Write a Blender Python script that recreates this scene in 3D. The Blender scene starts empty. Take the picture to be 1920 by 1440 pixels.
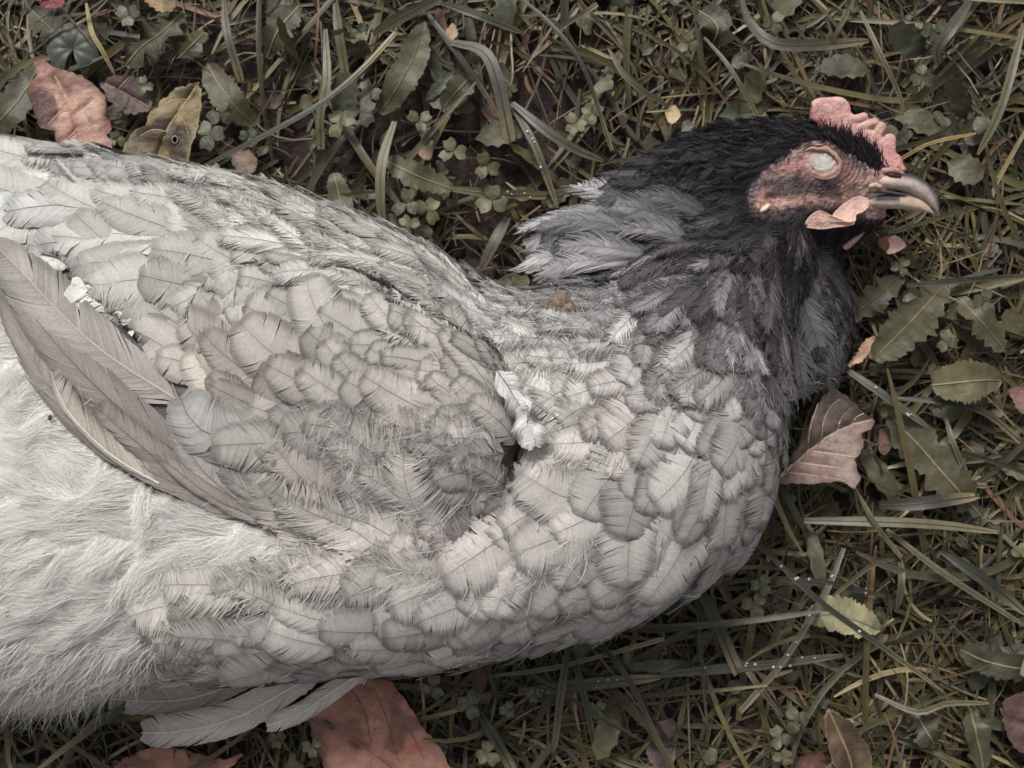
import bpy, math
import numpy as np

rng = np.random.default_rng(11)
sc = bpy.context.scene

# ------------------------------------------------------------------ camera, light
D = 0.56            # camera height above the soil
W0 = 0.44           # width of the frame at soil level
cam_d = bpy.data.cameras.new('camera')
cam = bpy.data.objects.new('camera', cam_d)
sc.collection.objects.link(cam)
cam.location = (0, 0, D)
cam_d.sensor_width = 36.0
cam_d.lens = 36.0 * D / W0
cam_d.clip_start = 0.01
cam_d.clip_end = 200.0
cam_d.dof.use_dof = True
cam_d.dof.focus_distance = D - 0.075
cam_d.dof.aperture_fstop = 16.0
sc.camera = cam

world = bpy.data.worlds.new('World')
sc.world = world
world.use_nodes = True
wn = world.node_tree.nodes
wl = world.node_tree.links
sky = wn.new('ShaderNodeTexSky')
sky.sky_type = 'NISHITA'
sky.sun_disc = False
SUN_EL, SUN_AZ = math.radians(47), math.radians(-18)     # from the top of the frame, a little left
sky.sun_elevation = SUN_EL
sky.sun_rotation = SUN_AZ
sky.dust_density = 4.0
sky.air_density = 1.0
hs = wn.new('ShaderNodeHueSaturation')
hs.inputs['Saturation'].default_value = 0.08
wl.new(sky.outputs[0], hs.inputs['Color'])
wl.new(hs.outputs[0], wn['Background'].inputs['Color'])
wn['Background'].inputs['Strength'].default_value = 0.070

sun_d = bpy.data.lights.new('sun', 'SUN')
sun = bpy.data.objects.new('sun', sun_d)
sc.collection.objects.link(sun)
sun_d.energy = 1.5
sun_d.angle = math.radians(14)
sun_d.color = (1.0, 0.955, 0.90)
sun.rotation_euler = (-(math.pi / 2 - SUN_EL), 0, -SUN_AZ)
sun.location = (0, 0.5, 1.0)

sc.view_settings.view_transform = 'Standard'
sc.view_settings.look = 'None'
sc.view_settings.exposure = 1.0
sc.view_settings.gamma = 1.0
sc.view_settings.use_curve_mapping = False
sc.render.engine = 'CYCLES'
sc.cycles.use_denoising = True
sc.cycles.max_bounces = 6
sc.cycles.diffuse_bounces = 3

# ------------------------------------------------------------------ helpers
def lin(c):
    c = np.asarray(c, float) / 255.0
    return np.where(c <= 0.04045, c / 12.92, ((c + 0.055) / 1.055) ** 2.4)

def mpp(z):                      # metres per photo pixel at height z
    return W0 / 1920.0 * (D - np.asarray(z, float)) / D

def at(px, py, z):               # photo pixel + height -> point
    px = np.asarray(px, float); py = np.asarray(py, float); z = np.asarray(z, float)
    s = mpp(z)
    return np.stack(np.broadcast_arrays((px - 960) * s, -(py - 720) * s, z), -1)

def to_px(p):
    s = mpp(p[..., 2])
    return np.stack([960 + p[..., 0] / s, 720 - p[..., 1] / s], -1)

def nrm(v):
    return v / np.maximum(np.linalg.norm(v, axis=-1, keepdims=True), 1e-12)

def sstep(a, b, x):
    t = np.clip((x - a) / (b - a), 0, 1)
    return t * t * (3 - 2 * t)

_T = rng.random((48, 48, 48))
def vnoise(p, f):                # value noise 0..1, p (...,3)
    q = np.asarray(p) * f + 311.7
    i = np.floor(q).astype(int); w = q - i
    w = w * w * (3 - 2 * w)
    r = 0
    for dx in (0, 1):
        for dy in (0, 1):
            for dz in (0, 1):
                ww = (w[..., 0] if dx else 1 - w[..., 0]) * (w[..., 1] if dy else 1 - w[..., 1]) * (w[..., 2] if dz else 1 - w[..., 2])
                r = r + ww * _T[(i[..., 0] + dx) % 48, (i[..., 1] + dy) % 48, (i[..., 2] + dz) % 48]
    return r

def in_poly(pts, poly):
    x, y = pts[..., 0], pts[..., 1]
    r = np.zeros(x.shape, bool)
    n = len(poly)
    for i in range(n):
        x1, y1 = poly[i]; x2, y2 = poly[(i + 1) % n]
        c = ((y1 > y) != (y2 > y)) & (x < (x2 - x1) * (y - y1) / (y2 - y1 + 1e-12) + x1)
        r ^= c
    return r

def catmull(pts, n):
    pts = np.asarray(pts, float)
    if len(pts) == 2:
        return pts[0] + (pts[1] - pts[0]) * np.linspace(0, 1, n)[:, None]
    P = np.vstack([2 * pts[0] - pts[1], pts, 2 * pts[-1] - pts[-2]])
    seg = np.linalg.norm(np.diff(pts[:, :2], axis=0), axis=1)
    cum = np.concatenate([[0], np.cumsum(seg)]); cum /= cum[-1]
    out = []
    for t in np.linspace(0, 1, n):
        i = min(np.searchsorted(cum, t, 'right') - 1, len(pts) - 2)
        u = (t - cum[i]) / max(cum[i + 1] - cum[i], 1e-9)
        a, b, c, d = P[i], P[i + 1], P[i + 2], P[i + 3]
        out.append(0.5 * (2 * b + (c - a) * u + (2 * a - 5 * b + 4 * c - d) * u * u + (3 * b - a - 3 * c + d) * u ** 3))
    return np.array(out)

def mesh_obj(name, V, F, mat, parent=None, col=None, smooth=True):
    V = np.ascontiguousarray(V, dtype=np.float32).reshape(-1, 3)
    F = np.asarray(F)
    me = bpy.data.meshes.new(name)
    k = F.shape[1]
    me.vertices.add(len(V)); me.vertices.foreach_set('co', V.ravel())
    me.loops.add(F.size); me.loops.foreach_set('vertex_index', F.astype(np.int32).ravel())
    me.polygons.add(len(F)); me.polygons.foreach_set('loop_start', np.arange(0, F.size, k, dtype=np.int32))
    if smooth:
        me.polygons.foreach_set('use_smooth', np.ones(len(F), bool))
    if col is not None:
        a = me.color_attributes.new('Col', 'FLOAT_COLOR', 'POINT')
        c4 = np.ones((len(V), 4), np.float32); c4[:, :3] = np.clip(col, 0, 1)
        a.data.foreach_set('color', c4.ravel())
    me.update(calc_edges=True)
    me.materials.append(mat)
    o = bpy.data.objects.new(name, me)
    sc.collection.objects.link(o)
    if parent is not None:
        o.parent = parent
    return o

def empty(name, loc=(0, 0, 0)):
    o = bpy.data.objects.new(name, None)
    o.empty_display_size = 0.01
    sc.collection.objects.link(o)
    o.location = loc
    return o

def tag(o, label, cat, group=None):
    o['label'] = label; o['category'] = cat
    if group: o['group'] = group
    return o

def grid_faces(n, m, off=0, wrap=False):       # n rows of m verts
    r = np.arange(n - 1)[:, None] * m; c = np.arange(m if wrap else m - 1)[None, :]
    a = r + c; b = r + (c + 1) % m
    return (np.stack([a, b, b + m, a + m], -1).reshape(-1, 4) + off)

# ------------------------------------------------------------------ materials
def material(name, rough=0.6, spec=0.3, noise_scale=0, noise_amt=0.0, bump=0.0, bump_scale=600, trans=0.0, sss=0.0, sheen=0.0, detail=4, stretch=None):
    m = bpy.data.materials.new(name); m.use_nodes = True
    nt = m.node_tree; N = nt.nodes; L = nt.links
    b = N['Principled BSDF']; out = N['Material Output']
    b.inputs['Roughness'].default_value = rough
    b.inputs['Specular IOR Level'].default_value = spec
    va = N.new('ShaderNodeVertexColor'); va.layer_name = 'Col'
    tc = N.new('ShaderNodeTexCoord')
    src = va.outputs['Color']
    if noise_scale:
        nz = N.new('ShaderNodeTexNoise'); nz.inputs['Scale'].default_value = noise_scale; nz.inputs['Detail'].default_value = detail
        L.new(tc.outputs['Object'], nz.inputs['Vector'])
        mr = N.new('ShaderNodeMapRange')
        mr.inputs['From Min'].default_value = 0.3; mr.inputs['From Max'].default_value = 0.7
        mr.inputs['To Min'].default_value = 1 - noise_amt; mr.inputs['To Max'].default_value = 1 + noise_amt
        L.new(nz.outputs['Fac'], mr.inputs['Value'])
        mx = N.new('ShaderNodeVectorMath'); mx.operation = 'SCALE'
        L.new(src, mx.inputs[0]); L.new(mr.outputs[0], mx.inputs['Scale'])
        src = mx.outputs[0]
    L.new(src, b.inputs['Base Color'])
    if sss:
        b.inputs['Subsurface Weight'].default_value = sss
        b.inputs['Subsurface Radius'].default_value = (0.004, 0.0018, 0.001)
        b.inputs['Subsurface Scale'].default_value = 0.4
    if sheen:
        b.inputs['Sheen Weight'].default_value = sheen
    if bump:
        bz = N.new('ShaderNodeTexNoise'); bz.inputs['Scale'].default_value = bump_scale; bz.inputs['Detail'].default_value = 5
        L.new(tc.outputs['Object'], bz.inputs['Vector'])
        bp = N.new('ShaderNodeBump'); bp.inputs['Strength'].default_value = bump; bp.inputs['Distance'].default_value = 0.0008
        L.new(bz.outputs['Fac'], bp.inputs['Height']); L.new(bp.outputs[0], b.inputs['Normal'])
    if trans:
        t = N.new('ShaderNodeBsdfTranslucent'); L.new(src, t.inputs['Color'])
        mix = N.new('ShaderNodeMixShader'); mix.inputs[0].default_value = trans
        L.new(b.outputs[0], mix.inputs[1]); L.new(t.outputs[0], mix.inputs[2]); L.new(mix.outputs[0], out.inputs['Surface'])
    return m

M_feather = material('feather_vane', 0.7, 0.22, 900, 0.10, trans=0.12)
M_down = material('down_fluff', 0.8, 0.15, trans=0.35)
M_skin = material('bare_skin', 0.48, 0.4, 900, 0.16, bump=0.75, bump_scale=700, sss=0.15)
M_comb = material('comb_flesh', 0.5, 0.38, 600, 0.18, bump=0.7, bump_scale=900, sss=0.25)
M_horn = material('beak_horn', 0.55, 0.35, 450, 0.18, bump=0.35, bump_scale=600)
M_eye = material('eye_membrane', 0.5, 0.35, 500, 0.10, bump=0.6, bump_scale=500, sss=0.1)
M_blade = material('grass_green', 0.48, 0.4, 350, 0.16, bump=0.2, bump_scale=500, trans=0.18)
M_straw = material('dry_straw', 0.65, 0.3, 500, 0.2)
M_weed = material('weed_leaf', 0.5, 0.38, 260, 0.2, bump=0.45, bump_scale=420, trans=0.16)
M_dead = material('dead_leaf', 0.55, 0.35, 260, 0.22, bump=0.9, bump_scale=420, trans=0.04, detail=8)
M_soil = material('damp_soil', 0.85, 0.25, 420, 0.55, bump=1.0, bump_scale=700, detail=8)
M_clod = material('earth_clod', 0.9, 0.15, 700, 0.35, bump=1.0, bump_scale=1400, detail=6)
M_dew = bpy.data.materials.new('dew_water'); M_dew.use_nodes = True
_b = M_dew.node_tree.nodes['Principled BSDF']
_b.inputs['Base Color'].default_value = (0.75, 0.77, 0.74, 1); _b.inputs['Roughness'].default_value = 0.05
_b.inputs['Transmission Weight'].default_value = 0.6; _b.inputs['IOR'].default_value = 1.33

# ------------------------------------------------------------------ signed distance of the hen
def prim(px, py, z, rx, ry, rz, ang=0.0, tilt=0.0):
    """ellipsoid: centre in photo pixels + height, radii rx, ry in pixels, rz in metres, ang clockwise as seen in the photo"""
    c = at(px, py, z); s = float(mpp(z))
    a = -math.radians(ang)
    R = np.array([[math.cos(a), math.sin(a), 0], [-math.sin(a), math.cos(a), 0], [0, 0, 1.0]])
    if tilt:
        t = math.radians(tilt)
        R = np.array([[1, 0, 0], [0, math.cos(t), math.sin(t)], [0, -math.sin(t), math.cos(t)]]) @ R
    return (c, np.array([rx * s, ry * s, rz]), R)

def sd_ell(p, pr):
    c, r, R = pr
    q = (p - c) @ R.T
    a = q / r
    k0 = np.sqrt((a * a).sum(-1)) + 1e-9
    b = a / r
    k1 = np.sqrt((b * b).sum(-1)) + 1e-9
    return k0 * (k0 - 1.0) / k1

def smin(a, b, k):
    h = np.maximum(k - np.abs(a - b), 0) / k
    return np.minimum(a, b) - h * h * k * 0.25

def sd_union(p, prims, k):
    d = sd_ell(p, prims[0])
    for q in prims[1:]:
        d = smin(d, sd_ell(p, q), k)
    return d

TORSO = [
    prim(280, 810, .047, 760, 425, .047, 4),
    prim(300, 480, .040, 600, 160, .034, 13),
    prim(740, 670, .045, 330, 150, .040, 25),
    prim(1080, 860, .050, 345, 310, .049, -18),
    prim(1265, 790, .045, 190, 275, .043, 8),
    prim(560, 1068, .046, 540, 182, .044, -4),
    prim(900, 1008, .050, 350, 212, .046, -14),
    prim(60, 1010, .052, 380, 285, .050, 0),
]
NECK = [
    prim(1300, 600, .042, 160, 155, .035, -40),
    prim(1385, 470, .036, 120, 135, .028, -40),
    prim(1210, 480, .022, 175, 80, .018, 4),
    prim(1280, 385, .024, 160, 85, .020, -14),
    prim(1350, 335, .029, 145, 82, .024, -14),
    prim(1512, 580, .020, 70, 130, .017, -8),
]
HEAD = [
    prim(1475, 330, .032, 110, 90, .024, 0),
    prim(1560, 322, .034, 95, 62, .017, 8),
    prim(1490, 385, .030, 95, 62, .021, 10),
    prim(1630, 343, .034, 52, 30, .0105, 12),
    prim(1575, 385, .031, 80, 34, .012, 6),
    prim(1543, 301, .0475, 42, 30, .0055, 22),
    prim(1560, 425, .026, 90, 34, .013, -14),
]
WING = [
    prim(690, 690, .0885, 330, 150, .013, 22),
    prim(850, 820, .0890, 125, 150, .0145, 30),
    prim(560, 835, .086, 250, 110, .010, 20),
]
GROOVE = [prim(945, 690, .102, 75, 20, .016, 48), prim(984, 785, .101, 80, 24, .020, 74), prim(970, 885, .102, 60, 18, .016, 110), prim(900, 985, .100, 75, 15, .010, 150), prim(820, 600, .092, 130, 16, .010, 22),
          prim(110, 500, .094, 75, 18, .016, 45), prim(215, 605, .097, 90, 17, .014, 45), prim(560, 1010, .098, 170, 14, .008, 20)]
def sd_body(p):
    return smin(sd_union(p, TORSO, .016), sd_union(p, NECK, .012), .014)
def sd_head(p):
    return sd_union(p, HEAD, .007)
def sd_wing(p):
    return sd_union(p, WING, .012)
def sd_hen(p):
    d = smin(sd_body(p), sd_head(p), .012)
    d = smin(d, sd_wing(p), .006)
    return -smin(-d, sd_union(p, GROOVE, .006), .005)

# the distance field sampled once on a grid, read back by interpolation
_GL, _GH = np.array([-.34, -.21, -.02]), .002
_GN = np.array([268, 196, 80])
_GA = [_GL[i] + np.arange(_GN[i]) * _GH for i in range(3)]
_GV = np.empty(_GN)
_yy, _zz = np.meshgrid(_GA[1], _GA[2], indexing='ij')
for _k in range(_GN[0]):
    _GV[_k] = sd_hen(np.stack([np.full_like(_yy, _GA[0][_k]), _yy, _zz], -1))
_GF = _GV.ravel(); _S0, _S1 = int(_GN[1] * _GN[2]), int(_GN[2])
def sd_grad(p):
    """distance to the hen and its gradient"""
    p = np.asarray(p, float); sh = p.shape[:-1]
    q = ((p - _GL) / _GH).reshape(-1, 3)
    qc_ = np.clip(q, 0.001, _GN - 1.002)
    out = np.linalg.norm(q - qc_, axis=-1) * _GH
    i = qc_.astype(int); w = qc_ - i
    base = i[:, 0] * _S0 + i[:, 1] * _S1 + i[:, 2]
    c = [[[_GF[base + a * _S0 + b * _S1 + d] for d in (0, 1)] for b in (0, 1)] for a in (0, 1)]
    x, y, z = w[:, 0], w[:, 1], w[:, 2]
    cz = [[c[a][b][0] * (1 - z) + c[a][b][1] * z for b in (0, 1)] for a in (0, 1)]
    dz = [[c[a][b][1] - c[a][b][0] for b in (0, 1)] for a in (0, 1)]
    cy = [cz[a][0] * (1 - y) + cz[a][1] * y for a in (0, 1)]
    dy = [cz[a][1] - cz[a][0] for a in (0, 1)]
    dzy = [dz[a][0] * (1 - y) + dz[a][1] * y for a in (0, 1)]
    v = cy[0] * (1 - x) + cy[1] * x
    g = np.stack([cy[1] - cy[0], dy[0] * (1 - x) + dy[1] * x, dzy[0] * (1 - x) + dzy[1] * x], -1)
    return (v + out).reshape(sh), nrm(g).reshape(sh + (3,))

def surface_nets(f, lo, hi, h):
    lo = np.array(lo, float); n = np.ceil((np.array(hi) - lo) / h).astype(int) + 1
    ax = [lo[i] + np.arange(n[i]) * h for i in range(3)]
    V = np.empty(n)
    for k in range(n[0]):
        yy, zz = np.meshgrid(ax[1], ax[2], indexing='ij')
        p = np.stack([np.full_like(yy, ax[0][k]), yy, zz], -1)
        V[k] = f(p)
    neg = V < 0
    cnt = sum(neg[i:n[0] - 1 + i, j:n[1] - 1 + j, k:n[2] - 1 + k].astype(int) for i in (0, 1) for j in (0, 1) for k in (0, 1))
    act = (cnt > 0) & (cnt < 8)
    idx = np.argwhere(act)
    ids = -np.ones(act.shape, int); ids[act] = np.arange(len(idx))
    acc = np.zeros((len(idx), 3)); num = np.zeros(len(idx))
    cor = [(i, j, k) for i in (0, 1) for j in (0, 1) for k in (0, 1)]
    for a in range(8):
        for b in range(a + 1, 8):
            ca, cb = np.array(cor[a]), np.array(cor[b])
            if np.abs(ca - cb).sum() != 1: continue
            va = V[tuple((idx + ca).T)]; vb = V[tuple((idx + cb).T)]
            m = (va < 0) != (vb < 0)
            t = np.where(m, va / np.where(m, va - vb, 1), 0)
            acc += np.where(m[:, None], ca + (cb - ca) * t[:, None], 0); num += m
    verts = lo + (idx + acc / num[:, None]) * h
    faces = []
    for axn in range(3):
        u, v = (axn + 1) % 3, (axn + 2) % 3
        s0 = [slice(None)] * 3; s1 = [slice(None)] * 3
        s0[axn] = slice(0, n[axn] - 1); s1[axn] = slice(1, n[axn])
        e = neg[tuple(s0)] != neg[tuple(s1)]
        fl = neg[tuple(s0)]
        q = np.argwhere(e)
        q = q[(q[:, u] > 0) & (q[:, v] > 0) & (q[:, u] < n[u] - 1) & (q[:, v] < n[v] - 1)]
        if not len(q): continue
        du = np.zeros(3, int); du[u] = 1; dv = np.zeros(3, int); dv[v] = 1
        c = [ids[tuple((q - du - dv).T)], ids[tuple((q - dv).T)], ids[tuple(q.T)], ids[tuple((q - du).T)]]
        fq = np.stack(c, -1)
        inv = ~fl[tuple(q.T)]
        fq[inv] = fq[inv][:, ::-1]
        faces.append(fq)
    return verts, np.vstack(faces)

# ------------------------------------------------------------------ ground
xs = np.concatenate([-np.geomspace(40, .47, 22), np.linspace(-.45, .45, 330), np.geomspace(.47, 40, 22)])
ys = np.concatenate([-np.geomspace(40, .40, 22), np.linspace(-.38, .38, 280), np.geomspace(.40, 40, 22)])
gx, gy = np.meshgrid(xs, ys)
gp = np.stack([gx, gy, 0 * gx], -1)
def soil_h(p):
    p = np.array(p, float); p[..., 2] = 0
    return .0075 * (vnoise(p, 45) - .5) + .0040 * (vnoise(p, 130) - .5) + .0022 * (vnoise(p, 330) - .5) - .003
gp[..., 2] = soil_h(gp)
sn = vnoise(gp, 60)[..., None]
soil_c = lin([54, 42, 39]) * (1 - sn) + lin([34, 28, 28]) * sn
ground = mesh_obj('ground', gp.reshape(-1, 3), grid_faces(len(ys), len(xs)), M_soil, col=soil_c.reshape(-1, 3))
ground['kind'] = 'structure'

# soil crumbs, far too many to count
def blob_template(nu=7, nv=5):
    th = np.linspace(0, math.pi, nv); ph = np.linspace(0, 2 * math.pi, nu, endpoint=False)
    t, p = np.meshgrid(th, ph, indexing='ij')
    return np.stack([np.sin(t) * np.cos(p), np.sin(t) * np.sin(p), np.cos(t)], -1).reshape(-1, 3), grid_faces(nv, nu, wrap=True)
bt, bf = blob_template()
NC = 5200
cp = np.stack([rng.uniform(-.34, .34, NC), rng.uniform(-.27, .27, NC), np.zeros(NC)], -1)
cp[:, 2] = soil_h(cp)
cr = .0006 + .0022 * rng.random(NC) ** 3
cv = cp[:, None] + bt[None] * cr[:, None, None] * (0.65 + .7 * rng.random((NC, len(bt), 1))) * np.array([1, 1, .75])
cc = (lin([62, 48, 44]) * (0.5 + .8 * rng.random((NC, 1))))[:, None] * np.ones((1, len(bt), 1))
ob = mesh_obj('soil_crumbs', cv.reshape(-1, 3), (bf[None] + np.arange(NC)[:, None, None] * len(bt)).reshape(-1, 4), M_clod, col=cc.reshape(-1, 3))
ob['kind'] = 'stuff'; ob['label'] = 'dark crumbly soil scattered between the grass'; ob['category'] = 'soil'

# ------------------------------------------------------------------ blades
def ribbons(path, width, color, fold=0.25, tipw=0.15, basew=0.8, shape=None, streak=0.10, tipcol=None):
    """path (N,K,3), width (N,), color (N,3) -> verts, faces, colours; three verts across with a V fold"""
    N, K, _ = path.shape
    T = np.gradient(path, axis=1); T = nrm(T)
    up = np.zeros_like(T); up[..., 2] = 1
    up = up + 0.35 * (rng.random((N, 1, 3)) - .5) * 2
    Lt = nrm(np.cross(T, up)); Nm = np.cross(Lt, T)
    t = np.linspace(0, 1, K)
    prof = (basew + (1 - basew) * sstep(0, .3, t)) * (tipw + (1 - tipw) * np.sqrt(np.clip(1 - ((t - .35) / .66).clip(0, 1) ** 2.2, 0, 1))) if shape is None else shape
    w = width[:, None] * prof[None] * .5
    tw = (rng.random((N, 1)) - .5) * 1.2 * np.sin(t * 2.2)[None]
    Lr = Lt * np.cos(tw)[..., None] + Nm * np.sin(tw)[..., None]
    Nr = np.cross(Lr, T)
    A = path - Lr * w[..., None] + Nr * (w * fold)[..., None]
    C = path + Lr * w[..., None] + Nr * (w * fold)[..., None]
    V = np.stack([A, path, C], 2)
    col = color[:, None, None, :] * (1 + streak * 2 * (rng.random((N, K, 3, 1)) - .5)) * np.array([1.0, .86, 1.05])[None, None, :, None]
    if tipcol is not None:
        f = sstep(.6, 1, t)[None, :, None, None] * tipcol[1][:, None, None, None]
        col = col * (1 - f) + tipcol[0][:, None, None, :] * f
    F = grid_faces(K, 3)
    F = (F[None] + np.arange(N)[:, None, None] * K * 3).reshape(-1, 4)
    return V.reshape(-1, 3), F, col.reshape(-1, 3)

def blade_paths(N, K, Lr, el0, el1, X=.42, Y=.34, z0=0.0):
    root = np.stack([rng.uniform(-X, X, N), rng.uniform(-Y, Y, N), np.zeros(N)], -1)
    root[:, 2] = soil_h(root) + z0
    L = rng.uniform(*Lr, N)
    az = rng.uniform(0, 2 * np.pi, N)
    e0 = np.radians(rng.uniform(*el0, N)); e1 = np.radians(rng.uniform(*el1, N))
    bend = rng.normal(0, .8, N)
    t = np.linspace(0, 1, K)
    el = e0[:, None] + (e1 - e0)[:, None] * t ** .7
    a = az[:, None] + bend[:, None] * t
    d = np.stack([np.cos(a) * np.cos(el), np.sin(a) * np.cos(el), np.sin(el)], -1) * (L / (K - 1))[:, None, None]
    P = root[:, None] + np.cumsum(np.concatenate([np.zeros((N, 1, 3)), d[:, 1:]], 1), 1)
    zmin = .001 + .006 * rng.random((N, 1))
    P[..., 2] = np.maximum(P[..., 2], np.maximum(zmin, 0))
    return P

def clear_of_hen(P, m=.0025):
    return (sd_hen(P) > m).all(1)

PAL_G = .74 * np.array([1.07, 1.0, .82]) * lin(np.array([[102, 98, 74], [86, 84, 66], [112, 105, 76], [74, 74, 60], [118, 110, 80], [88, 88, 76]]))
PAL_S = lin(np.array([[150, 132, 100], [128, 98, 76], [112, 82, 64], [158, 142, 108], [96, 70, 58], [138, 104, 78]]))

def density_keep(P, sparse=0.45):
    """bare soil shows above the back of the hen: fewer blades there"""
    q = to_px(P[:, 0])
    dd = np.maximum(np.exp(-(((q[:, 0] - 850) / 330) ** 2 + ((q[:, 1] - 280) / 260) ** 2) ** 2), .8 * np.exp(-(((q[:, 0] - 250) / 330) ** 2 + ((q[:, 1] - 150) / 200) ** 2)))
    return rng.random(len(P)) > dd * sparse

VS, FS, CS = [], [], []
def add_stuff(v, f, c):
    off = sum(len(x) for x in VS)
    VS.append(v); FS.append(f + off); CS.append(c)

P = blade_paths(17000, 7, (.018, .055), (15, 60), (-30, 15))
P = P[clear_of_hen(P)]; P = P[density_keep(P, .9)]
wd = .0006 + .0018 * rng.random(len(P)) ** 2
c = PAL_G[rng.integers(0, len(PAL_G), len(P))] * rng.uniform(.4, 1.0, (len(P), 1))
yel = rng.random(len(P)) < .1
c[yel] = PAL_S[rng.integers(0, 4, yel.sum())] * .8
tc = (PAL_S[rng.integers(0, 4, len(P))], (rng.random(len(P)) < .3) * rng.random(len(P)))
add_stuff(*ribbons(P, wd, c, tipcol=tc))
P = blade_paths(1300, 9, (.045, .11), (20, 55), (-25, 5))
P = P[clear_of_hen(P)]; P = P[density_keep(P, .95)]
wd = .0016 + .0024 * rng.random(len(P))
c = PAL_G[rng.integers(0, len(PAL_G), len(P))] * rng.uniform(.5, 1.0, (len(P), 1))
tc = (PAL_S[rng.integers(0, 4, len(P))], (rng.random(len(P)) < .3) * 1.0)
add_stuff(*ribbons(P, wd, c, tipcol=tc))
ob = mesh_obj('grass', np.vstack(VS), np.vstack(FS), M_blade, col=np.vstack(CS))
ob['kind'] = 'stuff'; ob['label'] = 'short tangled olive green grass around the hen'; ob['category'] = 'grass'

# thatch: dead stems lying flat
VS, FS, CS = [], [], []
P = blade_paths(4200, 5, (.006, .034), (-2, 14), (-12, 10), z0=.002)
P = P[clear_of_hen(P, .001)]
wd = .0003 + .0008 * rng.random(len(P)) ** 2
c = PAL_S[rng.integers(0, len(PAL_S), len(P))] * (.16 + .7 * rng.random((len(P), 1)) ** 2)
add_stuff(*ribbons(P, wd, c, tipw=.7, basew=.9))
P = blade_paths(900, 4, (.006, .016), (-2, 14), (-12, 10), z0=.002)
P = P[clear_of_hen(P, .001)]
wd = .0015 + .0025 * rng.random(len(P)) ** 2
c = PAL_S[rng.integers(1, len(PAL_S), len(P))] * rng.uniform(.35, .8, (len(P), 1))
add_stuff(*ribbons(P, wd, c, tipw=.5, basew=.6, fold=.5))
ob = mesh_obj('thatch', np.vstack(VS), np.vstack(FS), M_straw, col=np.vstack(CS))
ob['kind'] = 'stuff'; ob['label'] = 'dry brown stems and straw lying on the soil'; ob['category'] = 'straw'

# ------------------------------------------------------------------ weeds
def local(pts, loc):
    return np.asarray(pts) - np.asarray(loc)

def leaflet(L, Wd, notch=.06, cup=.12, nU=5, nK=7):
    """a round clover leaflet growing along +x from the origin"""
    t = np.linspace(0, 1, nK)
    w = Wd * np.sqrt(np.clip(1 - ((t - .58) / .58) ** 2, 0.02, 1)) * sstep(-.15, .35, t)
    u = np.linspace(-1, 1, nU)
    tt, uu = np.meshgrid(t, u, indexing='ij')
    x = L * (tt - notch * (1 - np.abs(uu)) * sstep(.7, 1, tt) + .05 * np.abs(uu) * tt)
    y = w[:, None] * uu
    z = cup * np.abs(uu) * w[:, None] * 1.2 - .12 * L * (tt - .45) ** 2 * 2
    return np.stack([x, y, z], -1).reshape(-1, 3), grid_faces(nK, nU), tt.ravel(), uu.ravel()

def rotz(a):
    c, s = math.cos(a), math.sin(a); return np.array([[c, -s, 0], [s, c, 0], [0, 0, 1.0]])
def roty(a):
    c, s = math.cos(a), math.sin(a); return np.array([[c, 0, s], [0, 1, 0], [-s, 0, c]])
def rotx(a):
    c, s = math.cos(a), math.sin(a); return np.array([[1, 0, 0], [0, c, -s], [0, s, c]])

CL_COL = .70 * np.array([1.05, 1.0, .85]) * lin(np.array([[98, 98, 80], [108, 107, 88], [88, 91, 76], [102, 99, 76], [96, 98, 88]]))
def leaflet_col(tt, uu, base):
    c = base[None] * (1 + .18 * (rng.random((len(tt), 1)) - .5))
    v = np.exp(-((np.abs(tt - .42 - .18 * np.abs(uu))) / .07) ** 2)[:, None] * .25
    return c * (1 - v) + lin([150, 152, 130]) * v

def clover(px, py, r, ang, label):
    z = .013 + .012 * rng.random()
    loc = at(px, py, 0)
    root = empty('clover_sprig', loc)
    tag(root, label, 'clover', 'clover sprigs growing around the hen')
    hub = at(px, py, z)
    base = CL_COL[rng.integers(len(CL_COL))] * rng.uniform(.8, 1.1)
    Lm = r * float(mpp(z)) * 1.25
    for k in range(3):
        v, f, tt, uu = leaflet(Lm * rng.uniform(.9, 1.1), Lm * rng.uniform(.46, .56), cup=rng.uniform(-.15, .35))
        a = ang + k * 2 * math.pi / 3 + rng.normal(0, .16)
        v = v @ (rotz(a) @ roty(rng.normal(-.05, .22)) @ rotx(rng.normal(0, .2))).T
        mesh_obj('leaflet', local(v + hub, loc), f, M_weed, root, leaflet_col(tt, uu, base * rng.uniform(.9, 1.1)))
    foot = loc + np.array([rng.normal(0, .006), rng.normal(0, .006), -.002])
    pth = catmull([foot, (foot + hub) / 2 + np.array([.002, .001, 0]), hub], 6)
    v, f, c = ribbons(pth[None], np.array([.0009]), base[None] * .9, shape=np.ones(6), fold=.6)
    mesh_obj('stem', local(v, loc), f, M_weed, root, c)
    return root

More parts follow.
